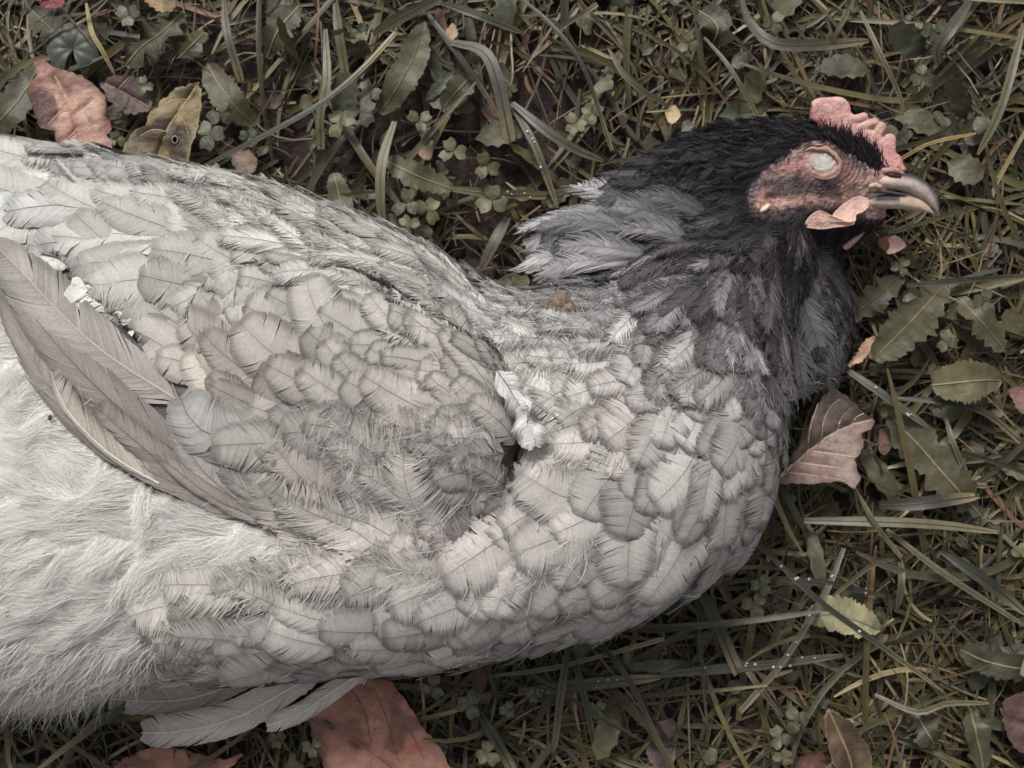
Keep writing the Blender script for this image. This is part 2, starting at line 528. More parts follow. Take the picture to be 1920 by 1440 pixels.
def toothed_leaf(name, path, hw, teeth, depth, z, label, cat, base, mid, back=.5, curl=.10, hang=None, seed=None, group=None, rise=.006):
    """leaf along a photo path with toothed margins; a raised pale midrib is a part of its own"""
    K = 46
    pp = catmull(path, K)
    t = np.linspace(0, 1, K)
    zz = z + rise * np.sin(np.pi * np.clip(t * .9 + .1, 0, 1)) + .0012 * np.sin(t * 9 + hw)
    Q = at(pp[:, 0], pp[:, 1], zz)
    T = nrm(np.gradient(Q, axis=0)); Lt = nrm(np.cross(T, np.array([0, 0, 1.0])))
    s = float(mpp(z))
    prof = np.clip(np.sin(np.pi * np.clip(t, 0, 1) ** .8), 0, 1) ** .6 * (1 - .3 * (1 - t))
    rows = []
    U = np.linspace(-1, 1, 9)
    for side in (-1, 1):
        ph = rng.random() * .5
        tw_ = t + .05 * np.sin(6.28 * (1.3 * t + rng.random())) + .03 * np.sin(6.28 * (2.9 * t + rng.random()))
        saw = ((tw_ * teeth + ph) % 1.0)
        saw = saw * (.45 + .75 * rng.random(40))[np.clip((tw_ * teeth + ph).astype(int), 0, 39)]
        irr = 1 + .25 * (rng.random(K) - .5)
        wv = hw * s * prof * (1 - depth * saw ** .8) * irr + .0006
        sh = back * hw * s * depth * saw
        rows.append((wv, sh))
    V = np.zeros((K, 9, 3))
    for j, u in enumerate(U):
        wv, sh = rows[0] if u < 0 else rows[1]
        V[:, j] = Q + Lt * (wv * u)[:, None] - T * (sh * abs(u) ** 2)[:, None]
        V[:, j, 2] += curl * hw * s * (abs(u) ** 1.5) * (.6 + .8 * vnoise(V[:, j], 120)) - .0
    V[..., 2] += .0022 * (vnoise(V, 140) - .5)
    loc = at(path[0][0], path[0][1], 0)
    root = empty(name, loc)
    tag(root, label, cat, group)
    c = base * (1 + .35 * (vnoise(V, 300)[..., None] - .5)) * (1 + .14 * (rng.random((K, 9, 1)) - .5))
    sp = (vnoise(V, 520) > .84)[..., None]
    c = np.where(sp, c * .6 + lin([140, 120, 70]) * .15, c)
    mesh_obj('leaf_blade', local(V.reshape(-1, 3), loc), grid_faces(K, 9), M_weed, root, c.reshape(-1, 3))
    pth = V[:, 4].copy(); pth[:, 2] += .0005
    v, f, cc = ribbons(pth[None], np.array([max(.0007, hw * s * .07)]), mid[None], fold=-.5, tipw=.3)
    mesh_obj('midrib', local(v, loc), f, M_weed, root, cc)
    return root

G1, G2, G3 = lin([80, 76, 57]), lin([64, 62, 48]), lin([94, 88, 65])
MID = lin([124, 117, 88])
LEAVES = [
    ([(1640, 672), (1690, 622), (1740, 568), (1772, 530)], 58, 5, .45, .017, G1, 'broad toothed dandelion leaf right of the dark neck ruff', .4),
    ([(1745, 722), (1800, 716), (1850, 712), (1878, 713)], 46, 2, .12, .020, G3, 'smooth pointed pale green leaf below the broad dandelion leaf', .2),
    ([(1668, 778), (1725, 838), (1790, 912), (1840, 968)], 58, 6, .5, .013, G1 * .85, 'long toothed dandelion leaf right of the folded brown leaf', .5),
    ([(1585, 600), (1640, 560), (1700, 505)], 34, 4, .5, .011, G2, 'narrow dark dandelion leaf close beside the neck ruff', .5),
    ([(1800, 560), (1845, 610), (1885, 660)], 36, 4, .65, .013, G1, 'ragged lobed dandelion leaf at the right edge above the pointed leaf', .6),
    ([(-30, 262), (20, 205), (60, 150), (82, 112)], 36, 6, .14, .014, G2, 'long grey green leaf left of the peach coloured leaf', .3),
    ([(388, 118), (410, 160), (445, 205), (480, 236)], 34, 5, .20, .013, G1 * .9, 'wavy edged green leaf right of the yellow spotted leaf', .3),
    ([(236, 122), (270, 85), (310, 55), (345, 22)], 46, 4, .72, .012, G2, 'deeply lobed dandelion leaf above the yellow spotted leaf', .7),
    ([(60, 20), (100, 60), (120, 95)], 40, 4, .6, .009, G2 * .9, 'dark lobed dandelion leaf in the upper left corner', .6),
    ([(382, 60), (350, 95), (330, 110)], 30, 3, .6, .012, G1 * .9, 'small lobed leaf above the wavy edged green leaf', .6),
    ([(722, 300), (765, 322), (810, 340), (852, 356)], 30, 7, .3, .011, G1, 'toothed leaf with pale midrib above the middle of the back', .4),
    ([(626, 325), (636, 365), (645, 400), (656, 430)], 26, 5, .25, .009, G1 * .95, 'toothed leaf with pale rib touching the edge of the back', .4),
    ([(832, 204), (850, 180), (872, 155), (893, 130)], 28, 3, .2, .010, G2 * 1.1, 'short green leaf with bright rib left of the broken blade', .3),
    ([(712, 212), (745, 165), (775, 110), (796, 40)], 36, 5, .25, .012, G1 * .9, 'long wavy green leaf beside the upper middle clover', .3),
    ([(1515, 1162), (1555, 1150), (1600, 1160), (1650, 1180)], 44, 4, .35, .014, lin([146, 142, 110]), 'pale yellowish broken leaf below the breast on the right', .3),
    ([(1752, 1395), (1730, 1360), (1712, 1330)], 44, 4, .6, .010, G2, 'lobed green leaf near the lower right corner', .6),
    ([(1800, 1218), (1850, 1240), (1910, 1252), (1960, 1250)], 34, 4, .4, .012, G2 * .8, 'dark green toothed leaf at the right edge low down', .4),
    ([(1820, 1330), (1832, 1380), (1845, 1450)], 30, 4, .5, .011, G1 * .8, 'green lobed leaf beside the dark red leaf', .5),
    ([(1310, 20), (1345, 50), (1330, 95)], 40, 3, .4, .010, G2 * .9, 'broad dark leaf at the top right of centre', .4),
    ([(560, 10), (520, 60), (500, 110)], 34, 4, .45, .010, G2, 'dark green leaf at the top behind the upright blades', .4),
]
for pth, hw, te, de, z, c, lab, bk in LEAVES:
    toothed_leaf('dandelion_leaf', pth, hw, te, de, z, lab, 'leaf', c, MID, bk)

# kidney shaped, scalloped ground ivy leaf in the upper left
gl = at(137, 92, .016); gloc = at(137, 92, 0)
gi = tag(empty('ground_ivy_leaf', gloc), 'round scalloped bluish ground ivy leaf above the peach coloured leaf', 'leaf')
nA, nR = 60, 9
aa = np.linspace(.35, 2 * math.pi - .35, nA) + math.pi / 2 * 3
rr = np.linspace(0, 1, nR)
A_, R_ = np.meshgrid(aa, rr, indexing='ij')
sc_ = .0100 * (1 + .13 * np.abs(np.sin(A_ * 4.5)) * R_)
Vg = np.stack([np.cos(A_) * R_ * sc_, np.sin(A_) * R_ * sc_, .0005 * np.cos(A_ * 9) * R_ + .0025 * np.sin(np.pi * R_)], -1)
cg = lin([74, 77, 70]) * (1 - .35 * np.exp(-(np.cos(A_ * 4.5) / .25) ** 2) + .3 * vnoise(Vg + .5, 500))[..., None] * np.ones((nA, nR, 1))
mesh_obj('leaf_blade', local(Vg + gl, gloc).reshape(-1, 3), grid_faces(nA, nR), M_weed, gi, cg.reshape(-1, 3))
v, f, c = ribbons(catmull([gloc + np.array([.002, -.003, 0]), gl * .5 + gloc * .5 + np.array([.002, 0, 0]), gl], 6)[None], np.array([.001]), (G2)[None], shape=np.ones(6))
mesh_obj('stem', local(v, gloc), f, M_weed, gi, c)

CLOVERS = [
    (272, 160, 13, 'small clover sprig between the peach leaf and the yellow spotted leaf'),
    (393, 252, 22, 'pale clover sprig touching the right side of the yellow spotted leaf'),
    (412, 212, 19, 'clover sprig just above the pale one by the yellow spotted leaf'),
    (467, 257, 15, 'small clover sprig on the left end of the long diagonal blade'),
    (410, 322, 13, 'tiny clover sprig where the long diagonal blade meets the hen'),
    (218, 262, 14, 'tiny clover sprig under the brown curled leaf beside the peach leaf'),
    (692, 172, 19, 'clover sprig above the large pale one left of the upright blade'),
    (676, 208, 22, 'large pale clover sprig left of the upright pale blade'),
    (636, 230, 22, 'clover sprig with one long leaflet at the foot of the diagonal blade'),
    (590, 262, 15, 'small folded clover sprig under the narrow pale upright blade'),
    (787, 226, 18, 'clover sprig with a bitten top leaflet above the middle of the back'),
    (803, 255, 15, 'small clover sprig right below the bitten one'),
    (850, 284, 21, 'bright round clover sprig at the tip of the short green leaf'),
    (912, 312, 20, 'two toned clover sprig over the bare soil left of the neck'),
    (762, 382, 21, 'pale clover sprig close to the edge of the back, left of a pair'),
    (802, 394, 21, 'pale clover sprig close to the edge of the back, right of a pair'),
    (768, 424, 17, 'lowest clover sprig hanging over the edge of the back'),
    (922, 376, 24, 'dark round clover sprig on the horizontal blade left of the ruff'),
    (1078, 232, 18, 'dim clover sprig above the left tip of the black hackle'),
    (1110, 212, 17, 'dark clover sprig under the long thin dark blade'),
    (672, 60, 14, 'small clover sprig beside the wide upright blade at the top'),
    (240, 28, 18, 'clover sprig below the yellow scrap at the top edge'),
    (955, 168, 13, 'yellowish clover sprig beside the broken blade'),
    (812, 1288, 19, 'clover sprig below the breast, right of the big orange leaf'),
    (880, 1322, 21, 'pointed clover sprig in the dark grass below the breast'),
    (916, 1412, 20, 'pale clover sprig at the bottom edge right of the orange leaf'),
    (952, 1332, 13, 'tiny clover sprig between the dark blades below the breast'),
    (1002, 1304, 14, 'small clover sprig left of the two crossing upright blades'),
    (1120, 1330, 15, 'clover sprig behind the two crossing upright blades'),
    (1428, 1098, 17, 'clover sprig just under the right edge of the breast'),
    (1416, 1134, 19, 'clover sprig below the one under the right edge of the breast'),
    (1494, 1350, 18, 'bright clover sprig at the tip of the dewy blade'),
    (1462, 1384, 17, 'clover sprig under the bright one at the lower right'),
    (1470, 1420, 15, 'lowest clover sprig at the bottom edge lower right'),
    (1668, 767, 15, 'clover sprig above the long toothed leaf on the right'),
    (1690, 500, 15, 'clover sprig below the beak beside the pink scrap'),
    (1776, 640, 17, 'clover sprig between the broad dandelion leaf and the pointed leaf'),
    (1846, 566, 19, 'clover sprig in front of the dark gap at the right'),
    (1752, 696, 13, 'tiny clover sprig on the pointed pale leaf'),
    (1450, 42, 17, 'clover sprig above the wide bent blade at the top right'),
    (1290, 82, 16, 'clover sprig at the top above the black hackle'),
    (1752, 58, 20, 'large dim clover sprig at the top right beside the twisted blade'),
    (1732, 142, 18, 'round clover sprig above the comb, below the twisted blade'),
    (585, 1400, 15, 'clover sprig left of the big orange leaf at the bottom'),
    (520, 1385, 14, 'clover sprig under the shortest of the lower flight feathers'),
]
for px, py, r, lab in CLOVERS:
    clover(px, py, r, rng.uniform(0, 6.28), lab)

# low ground cover leaves, too many and too small to count
VS, FS, CS = [], [], []
NG = 1900
gpos = np.stack([rng.uniform(-.40, .40, NG), rng.uniform(-.33, .33, NG), rng.uniform(.002, .012, NG)], -1)
gpos = gpos[sd_hen(gpos) > .005]
for p in gpos:
    kind = rng.random()
    if kind < .62:
        v, f, tt, uu = leaflet(.0035 + .0045 * rng.random(), .0016 + .0030 * rng.random(), nU=5, nK=6)
    else:
        v, f, tt, uu = leaflet(.010 + .016 * rng.random(), .0025 + .005 * rng.random(), notch=-.2, nU=5, nK=9)
        saw = 1 - .45 * ((tt * 4) % 1) * (np.abs(uu) > .9)
        v[:, 1] *= saw
    v = v @ (rotz(rng.uniform(0, 6.28)) @ roty(rng.normal(0, .35)) @ rotx(rng.normal(0, .35))).T + p
    add_stuff(v, f, leaflet_col(tt, uu, CL_COL[rng.integers(len(CL_COL))] * rng.uniform(.5, .95)))
ob = mesh_obj('ground_cover', np.vstack(VS), np.vstack(FS), M_weed, col=np.vstack(CS))
ob['kind'] = 'stuff'; ob['label'] = 'small low weed leaves filling the gaps in the grass'; ob['category'] = 'weeds'

# ------------------------------------------------------------------ single grass blades that can be told apart
BG, BD, BP, BB, BO = lin([84, 80, 63]), lin([58, 58, 49]), lin([106, 101, 80]), lin([80, 79, 70]), lin([112, 80, 60])
BLADES = [
    ([(362, 322), (500, 252), (600, 196), (680, 130), (742, 62)], 14, .026, BD, 'long dark diagonal grass blade from the yellow spotted leaf up to the right', 0),
    ([(610, 55), (613, 150), (600, 216), (602, 280)], 18, .024, BP, 'narrow pale upright grass blade crossing the long diagonal blade', 0),
    ([(420, 0), (426, 62), (452, 152)], 17, .022, BB, 'short grey broken blade at the top, left of the diagonal blade', 0),
    ([(740, 228), (717, 300), (713, 370), (720, 434)], 21, .026, BP, 'wide pale blade standing upright against the back of the hen', 0),
    ([(629, 2), (637, 67), (648, 138)], 21, .018, BG, 'wide upright blade near the top edge, left of centre', 0),
    ([(803, 27), (843, 83), (893, 153), (932, 212)], 16, .022, BD, 'dark blade slanting down to the broken pale blade', 0),
    ([(847, 80), (905, 96), (932, 150), (957, 266)], 27, .026, BB, 'wide bent blade with a frayed pale end above the back', 0),
    ([(955, 190), (1000, 267), (1028, 340), (1046, 390)], 16, .022, BG, 'long blade slanting down to the grey hackle tips', 1),
    ([(960, 193), (1027, 247), (1080, 280), (1132, 302)], 20, .020, BB, 'grey blade pointing at the left tip of the black hackle', 0),
    ([(973, -6), (1033, 47), (1093, 127), (1147, 283)], 12, .030, BD, 'long thin dark blade curving down to the black hackle', 0),
    ([(845, 354), (930, 362), (1025, 366)], 19, .014, BP * .85, 'horizontal pale blade under the dark round clover', 1),
    ([(952, 408), (930, 450), (902, 505)], 25, .018, BB, 'broad short blade reaching under the edge of the back', 0),
    ([(700, 64), (760, 27), (830, -6)], 25, .022, BG * .8, 'broad green blade leaving the top edge to the lower left', 0),
    ([(827, 5), (893, 27), (980, 62)], 17, .020, BD, 'dark blade at the top edge ending in a brown tip', 0),
    ([(1035, 62), (1075, 36), (1120, 8)], 11, .020, BG, 'short thin blade crossing the long thin dark blade', 0),
    ([(1388, -6), (1403, 40), (1447, 80), (1530, 84), (1630, 76)], 25, .030, BB, 'wide bent blade making an elbow at the top right', 0),
    ([(1602, -4), (1570, 57), (1530, 110)], 11, .030, BG, 'thin blade crossing the wide elbow blade', 0),
    ([(1613, 20), (1647, 93), (1687, 180), (1694, 218)], 11, .028, BG, 'thin blade running down towards the comb', 0),
    ([(1818, 2), (1780, 58), (1757, 92), (1760, 122)], 24, .028, BB, 'twisted broad blade at the top right', 0),
    ([(1920, 44), (1877, 200), (1833, 290)], 18, .024, BP * .8, 'long tan green blade near the right edge above the beak', 0),
    ([(1576, 686), (1650, 737), (1742, 803)], 18, .026, BB * 1.1, 'thick grey blade pointing away from the neck ruff to the lower right', 1),
    ([(1508, 976), (1650, 979), (1762, 985), (1870, 998)], 22, .028, BP * .85, 'long pale horizontal blade below the folded brown leaf', 0),
    ([(1598, 908), (1642, 985), (1690, 1046)], 12, .030, BG, 'thin blade crossing the long pale horizontal blade', 0),
    ([(1380, 980), (1467, 1063), (1545, 1134), (1658, 1215), (1768, 1296)], 13, .030, BD, 'very long dark blade slanting from the breast to the lower right', 1),
    ([(1450, 1084), (1559, 1095), (1660, 1117)], 19, .020, BB, 'grey split blade crossed by the very long dark blade', 1),
    ([(1582, 1028), (1555, 1095), (1523, 1151), (1467, 1240), (1387, 1334)], 16, .026, BB * 1.1, 'long dewy grey blade slanting to the lower left', 2),
    ([(1306, 1092), (1346, 1172), (1384, 1263)], 25, .020, BD, 'broad dark blade with a shredded end under the breast', 0),
    ([(1306, 1084), (1314, 1208), (1326, 1362)], 8, .026, BD, 'thread thin upright blade below the right side of the breast', 0),
    ([(1238, 1265), (1346, 1254), (1460, 1243), (1580, 1228)], 22, .016, BB, 'horizontal dewy blade under the long slanting dewy one', 2),
    ([(1380, 1228), (1425, 1290), (1468, 1344)], 12, .022, BG, 'short blade crossing the lower end of the dewy blade', 0),
    ([(1662, 993), (1771, 1077), (1925, 1176)], 16, .026, BG, 'long blade slanting to the right edge in the lower half', 0),
    ([(1768, 1034), (1850, 1090), (1925, 1152)], 25, .020, BD, 'broad dark blade at the right edge in the lower half', 0),
    ([(1640, 1303), (1718, 1335), (1775, 1319), (1855, 1318)], 13, .022, BP, 'pale curled blade near the lower right leaves', 0),
    ([(1692, 1044), (1630, 1063), (1545, 1132)], 10, .024, BG, 'thin arched blade over the pale yellowish leaf', 0),
    ([(1688, 1046), (1690, 1095), (1682, 1142)], 15, .022, BG, 'short upright blade right of the pale yellowish leaf', 0),
    ([(1065, 1212), (1050, 1312), (1039, 1408)], 17, .026, BG, 'upright blade below the breast, left of a crossing pair', 0),
    ([(1072, 1222), (1095, 1305), (1118, 1416)], 15, .024, BD, 'upright blade below the breast, right of a crossing pair', 0),
    ([(1120, 1200), (1181, 1279), (1240, 1402)], 12, .026, BD, 'dark blade slanting down from the bottom of the breast', 0),
    ([(972, 1298), (1100, 1284), (1240, 1270)], 25, .014, BB * .9, 'wide grey horizontal blade with dew below the breast', 2),
    ([(920, 1268), (1050, 1249), (1245, 1197)], 12, .018, BG, 'long blade lying along the lower edge of the breast', 0),
    ([(898, 1336), (930, 1390), (962, 1446)], 23, .016, BD * .9, 'broad dark blade at the bottom edge right of the orange leaf', 0),
    ([(152, 1378), (199, 1347), (275, 1341)], 22, .016, BP * .9, 'short pale blade with a torn white tip under the fluff', 0),
    ([(-6, 1366), (56, 1335), (118, 1338), (131, 1388)], 9, .014, BG, 'thin looping blade in the dark corner under the fluff', 0),
    ([(597, -4), (594, 67), (588, 136)], 5, .022, BO, 'thin orange brown straw standing at the top left of centre', 0),
    ([(1700, 535), (1804, 525), (1922, 517)], 15, .028, BB * 1.15, 'bluish grey horizontal blade right of the neck ruff', 0),
    ([(1672, 747), (1775, 754), (1848, 774), (1925, 838)], 14, .024, BD, 'dark arched blade across the pointed pale leaf', 0),
    ([(1772, 780), (1787, 830), (1818, 904)], 12, .022, BG, 'blade crossing the long toothed leaf on the right', 0),
    ([(1648, 946), (1725, 944), (1836, 930)], 28, .022, BD * .9, 'very broad dark blade right of the folded brown leaf tip', 0),
    ([(162, 6), (172, 60), (190, 92), (215, 140)], 10, .018, lin([140, 124, 84]), 'thick yellowish bent stem right of the ground ivy leaf', 0),
    ([(1320, 70), (1370, 130), (1430, 235)], 10, .026, BG, 'thin blade above the black hackle at the top', 0),
    ([(1260, 205), (1180, 150), (1140, 90)], 12, .022, BG * .9, 'dark green blade beside the small yellow scrap', 0),
    ([(1830, 250), (1745, 268), (1685, 300)], 8, .024, lin([158, 140, 92]), 'yellow straw stalk right of the comb', 0),
]
dt, df = blob_template(8, 6)
for pth, w, z, c, lab, dew in BLADES:
    K = 14
    pp = catmull(pth, K)
    t = np.linspace(0, 1, K)
    zz = z * (.72 + .28 * np.sin(np.pi * t)) + rng.uniform(-.003, .003)
    Q = at(pp[:, 0], pp[:, 1], zz)
    d_, g_ = sd_grad(Q)
    push = np.clip(.0035 - d_, 0, .02)
    Q[:, 2] = np.maximum(Q[:, 2] - push * 1.5, .002)
    loc = np.array([Q[0, 0], Q[0, 1], 0])
    ends = rng.random()
    prof = np.minimum(1, .55 + 1.5 * t) * np.where(ends < .6, np.sqrt(np.clip(1 - ((t - .4) / .62).clip(0, 1) ** 3, .02, 1)), np.where(t > .98, .8, 1))
    o_col = c[None] * rng.uniform(.9, 1.1)
    v, f, cc = ribbons(Q[None], np.array([.9 * w * float(mpp(z))]), o_col, fold=rng.uniform(.12, .4), shape=prof,
                       tipcol=(lin([150, 136, 104])[None], np.array([.7 if ends > .45 else .25])))
    # five verts across so that the blade shows its ribs
    bl = tag(empty('grass_blade', loc), lab, 'grass blade', 'grass blades lying over the turf')
    mesh_obj('blade', local(v, loc), f, M_blade, bl, cc)
    rv, rf, rc = ribbons((Q + np.array([0, 0, .00025]))[None], np.array([w * float(mpp(z)) * .13]), o_col * .7, fold=-.4, shape=prof)
    mesh_obj('midrib', local(rv, loc), rf, M_blade, bl, rc)
    for k in range(dew * 4):
        i = rng.integers(2, K - 2); r = rng.uniform(.00035, .0007)
        q = Q[i] + np.array([rng.uniform(-.3, .3), rng.uniform(-.3, .3), 0]) * w * float(mpp(z)) + np.array([0, 0, .0006])
        mesh_obj('dew_drop', local(dt * r * np.array([1, 1, .7]) + q, loc), df, M_dew, bl)

# ------------------------------------------------------------------ fallen leaves
def fallen_leaf(name, outline, z, label, colfn, rib=None, veins=None, curl=.0025, fold=None, hole=None, ribcol=None, tilt=(0, 0)):
    poly = np.array(outline, float)
    n = 110
    pc = catmull(np.vstack([poly, poly[:1]]), n + 1)[:-1]
    jit = rng.normal(0, 1.5, pc.shape) * min(1.0, np.ptp(pc[:, 0]) / 110.0); jit = (jit + np.roll(jit, 1, 0)) * .7
    cen = pc.mean(0) if rib is None else np.array(rib, float)[len(rib) // 2] * .5 + pc.mean(0) * .5
    R = 22
    rr = np.linspace(0, 1, R) ** .8
    g = cen + (pc - cen)[None] * rr[:, None, None] + jit[None] * (rr ** 8)[:, None, None]                 # R,n,2
    size = np.linalg.norm(pc - cen, axis=1).max()
    zz = np.full(g.shape[:2], z, float)
    q3 = np.concatenate([g / 1000.0, np.zeros(g.shape[:2] + (1,))], -1)
    zz += curl * (vnoise(q3, 14) - .5) * 2 + curl * .5 * (vnoise(q3, 40) - .5) + curl * 1.2 * (rr[:, None] ** 3) * (vnoise(q3 + 5, 9) - .3)
    zz += (g[..., 0] - cen[0]) / size * tilt[0] + (g[..., 1] - cen[1]) / size * tilt[1]
    def seg_dist(pl):
        pl = catmull(pl, 24); best = np.full(g.shape[:2], 1e9); par = np.zeros(g.shape[:2])
        for i in range(23):
            a, b = pl[i], pl[i + 1]; ab = b - a
            t = np.clip(((g - a) @ ab) / (ab @ ab), 0, 1)
            d = np.linalg.norm(g - a - t[..., None] * ab, axis=-1)
            m = d < best; best = np.where(m, d, best); par = np.where(m, (i + t) / 23, par)
        return best, par
    dr = None
    if rib is not None:
        dr, _ = seg_dist(rib)
        zz -= .0011 * np.exp(-(dr / 7) ** 2)
        if fold: zz += fold * dr
    col = colfn(g, rr[:, None] * np.ones((1, n)), dr)
    for vn in (veins or []):
        dv, _ = seg_dist(vn)
        zz -= .0005 * np.exp(-(dv / 4) ** 2)
    V = at(g[..., 0], g[..., 1], zz)
    d_, _g = sd_grad(V)
    V[..., 2] -= np.clip(.002 - d_, 0, .03)
    V[..., 2] = np.maximum(V[..., 2], .0015)
    F = grid_faces(R, n, wrap=True)
    if hole is not None:
        fc = g.reshape(-1, 2)[F].mean(1)
        F = F[np.linalg.norm((fc - np.array(hole[:2])) / np.array([1, 1.25]), axis=1) > hole[2]]
    loc = np.array([V[0, 0, 0], V[0, 0, 1], 0])
    root = tag(empty(name, loc), label, 'fallen leaf')
    V2 = V.reshape(-1, 3); nv = len(V2)
    col = col * (1 - .42 * sstep(.58, .74, noi(g, 26)) - .35 * sstep(.80, .90, noi(g, 150)) - .3 * sstep(.9, 1.0, rr)[:, None] * noi(g, 60))[..., None]
    lum = col.mean(-1, keepdims=True); col = lum + (col - lum) * .74
    rc0 = lin([140, 100, 82]) if ribcol is None else ribcol
    ribcol = rc0.mean() + (rc0 - rc0.mean()) * .74
    thick = np.array([0, 0, -.00025])
    mesh_obj('leaf_blade', local(np.vstack([V2, V2 + thick]), loc), np.vstack([F, F[:, ::-1] + nv]), M_dead, root, np.vstack([col.reshape(-1, 3)] * 2))
    rc = lin([140, 100, 82]) if ribcol is None else ribcol
    flat = g.reshape(-1, 2)
    def on_leaf(pl, K):
        pl = catmull(pl, K)
        idx = np.argmin(((pl[:, None] - flat[None]) ** 2).sum(-1), 1)
        zs = V2[idx, 2] + .0003
        return at(pl[:, 0], pl[:, 1], zs)
    if rib is not None:
        q = on_leaf(rib, 26)
        v, f, cc = ribbons(q[None], np.array([.0013]), rc[None], fold=-.5, tipw=.3)
        mesh_obj('midrib', local(v, loc), f, M_dead, root, cc)
    if veins:
        for vn in veins:
            q = on_leaf(vn, 12)
            v, f, cc = ribbons(q[None], np.array([.0006]), rc[None], fold=-.4, tipw=.2)
            mesh_obj('vein', local(v, loc), f, M_dead, root, cc)
    if hole is not None:
        a = np.linspace(0, 2 * math.pi, 24, endpoint=False)
        hp = np.array(hole[:2]) + np.stack([np.cos(a), np.sin(a) * 1.25], -1) * hole[2]
        idx = np.argmin(((hp[:, None] - flat[None]) ** 2).sum(-1), 1)
        ring = at(hp[:, 0], hp[:, 1], V2[idx, 2] + .0003)
        cring = ring.mean(0)
        Vr = np.stack([cring + (ring - cring) * s + np.array([0, 0, hh]) for s, hh in ((1.12, 0), (1.25, .0002), (1.0, .0005), (.85, .0002), (.9, -.0004))])
        mesh_obj('hole_rim', local(Vr.reshape(-1, 3), loc), grid_faces(5, 24, wrap=True), M_dead, root, np.tile(lin([150, 140, 128]), (120, 1)))
    return root

def blend(c, m, d):
    return c * (1 - m[..., None]) + d * m[..., None]
def spot(g, x, y, rx, ry=None, soft=.35, wob=.35):
    ry = ry or rx
    q3 = np.concatenate([g / 1000.0, np.zeros(g.shape[:2] + (1,))], -1)
    d = np.sqrt(((g[..., 0] - x) / rx) ** 2 + ((g[..., 1] - y) / ry) ** 2) + wob * (vnoise(q3, 45) - .5) * 2
    return 1 - sstep(1 - soft, 1 + soft, d)
def noi(g, f):
    return vnoise(np.concatenate([g / 1000.0, np.zeros(g.shape[:2] + (1,))], -1), f)

def z2(l): return [(x / 3, y / 3) for x, y in l]
def z7(l): return [(600 + x / 2.667, 900 + y / 2.667) for x, y in l]
def z8(l): return [(1200 + x / 2.667, 580 + y / 2.667) for x, y in l]
def zB(l): return [(1240 + x / 2.824, 960 + y / 2.824) for x, y in l]
def z1(l): return [(1200 + x / 3, 130 + y / 3) for x, y in l]
def z3(l): return [(560 + x / 3, y / 3) for x, y in l]

def c_peach(g, r, dr):
    c = np.ones(g.shape[:2] + (3,)) * lin([172, 130, 110])
    c = blend(c, noi(g, 25) * .5, lin([148, 100, 84]))
    c = blend(c, sstep(.72, 1, r) * (.4 + .5 * noi(g, 30)), lin([124, 76, 64]))
    c = blend(c, spot(g, 84, 206, 28, 38, .15, .5) * .95, lin([86, 56, 54]))
    c = blend(c, spot(g, 150, 150, 46, 14) * .8, lin([112, 70, 60]))
    c = blend(c, spot(g, 90, 150, 18, 8) * .6, lin([112, 70, 60]))
    c = blend(c, spot(g, 168, 223, 6) * .8, lin([124, 78, 66]))
    return c
fallen_leaf('fallen_leaf', z2([(190, 350), (232, 334), (300, 375), (400, 405), (480, 440), (548, 490), (590, 570), (600, 650), (625, 710), (606, 770), (640, 840), (600, 900), (480, 920), (380, 890), (320, 790), (300, 742), (242, 722), (213, 690), (195, 635), (168, 575), (150, 520), (166, 470), (205, 420)]),
    .022, 'peach brown dry leaf with a ragged edge at the upper left', c_peach,
    rib=z2([(310, 425), (360, 520), (400, 610), (440, 720), (475, 850)]),
    veins=[z2([(400, 610), (330, 640), (270, 700)]), z2([(410, 640), (480, 590), (520, 560)]), z2([(360, 520), (300, 520), (230, 500)]), z2([(440, 720), (510, 700), (570, 680)]), z2([(440, 715), (390, 770), (350, 790)])], ribcol=lin([184, 128, 106]), curl=.0045)

def c_dark(g, r, dr):
    c = np.ones(g.shape[:2] + (3,)) * lin([92, 70, 66])
    c = blend(c, noi(g, 40) * .6, lin([66, 50, 50]))
    return blend(c, sstep(.8, 1, r) * .5, lin([118, 92, 84]))
fallen_leaf('fallen_leaf', z2([(566, 472), (620, 432), (700, 418), (765, 430), (800, 490), (850, 572), (830, 622), (725, 640), (655, 600), (600, 550)]),
    .016, 'dark brown curled leaf between the peach leaf and the yellow spotted leaf', c_dark,
    rib=z2([(590, 470), (660, 505), (740, 550), (830, 600)]), veins=[z2([(660, 505), (700, 460), (730, 430)]), z2([(740, 550), (720, 600), (700, 625)])], ribcol=lin([128, 104, 94]), curl=.004)

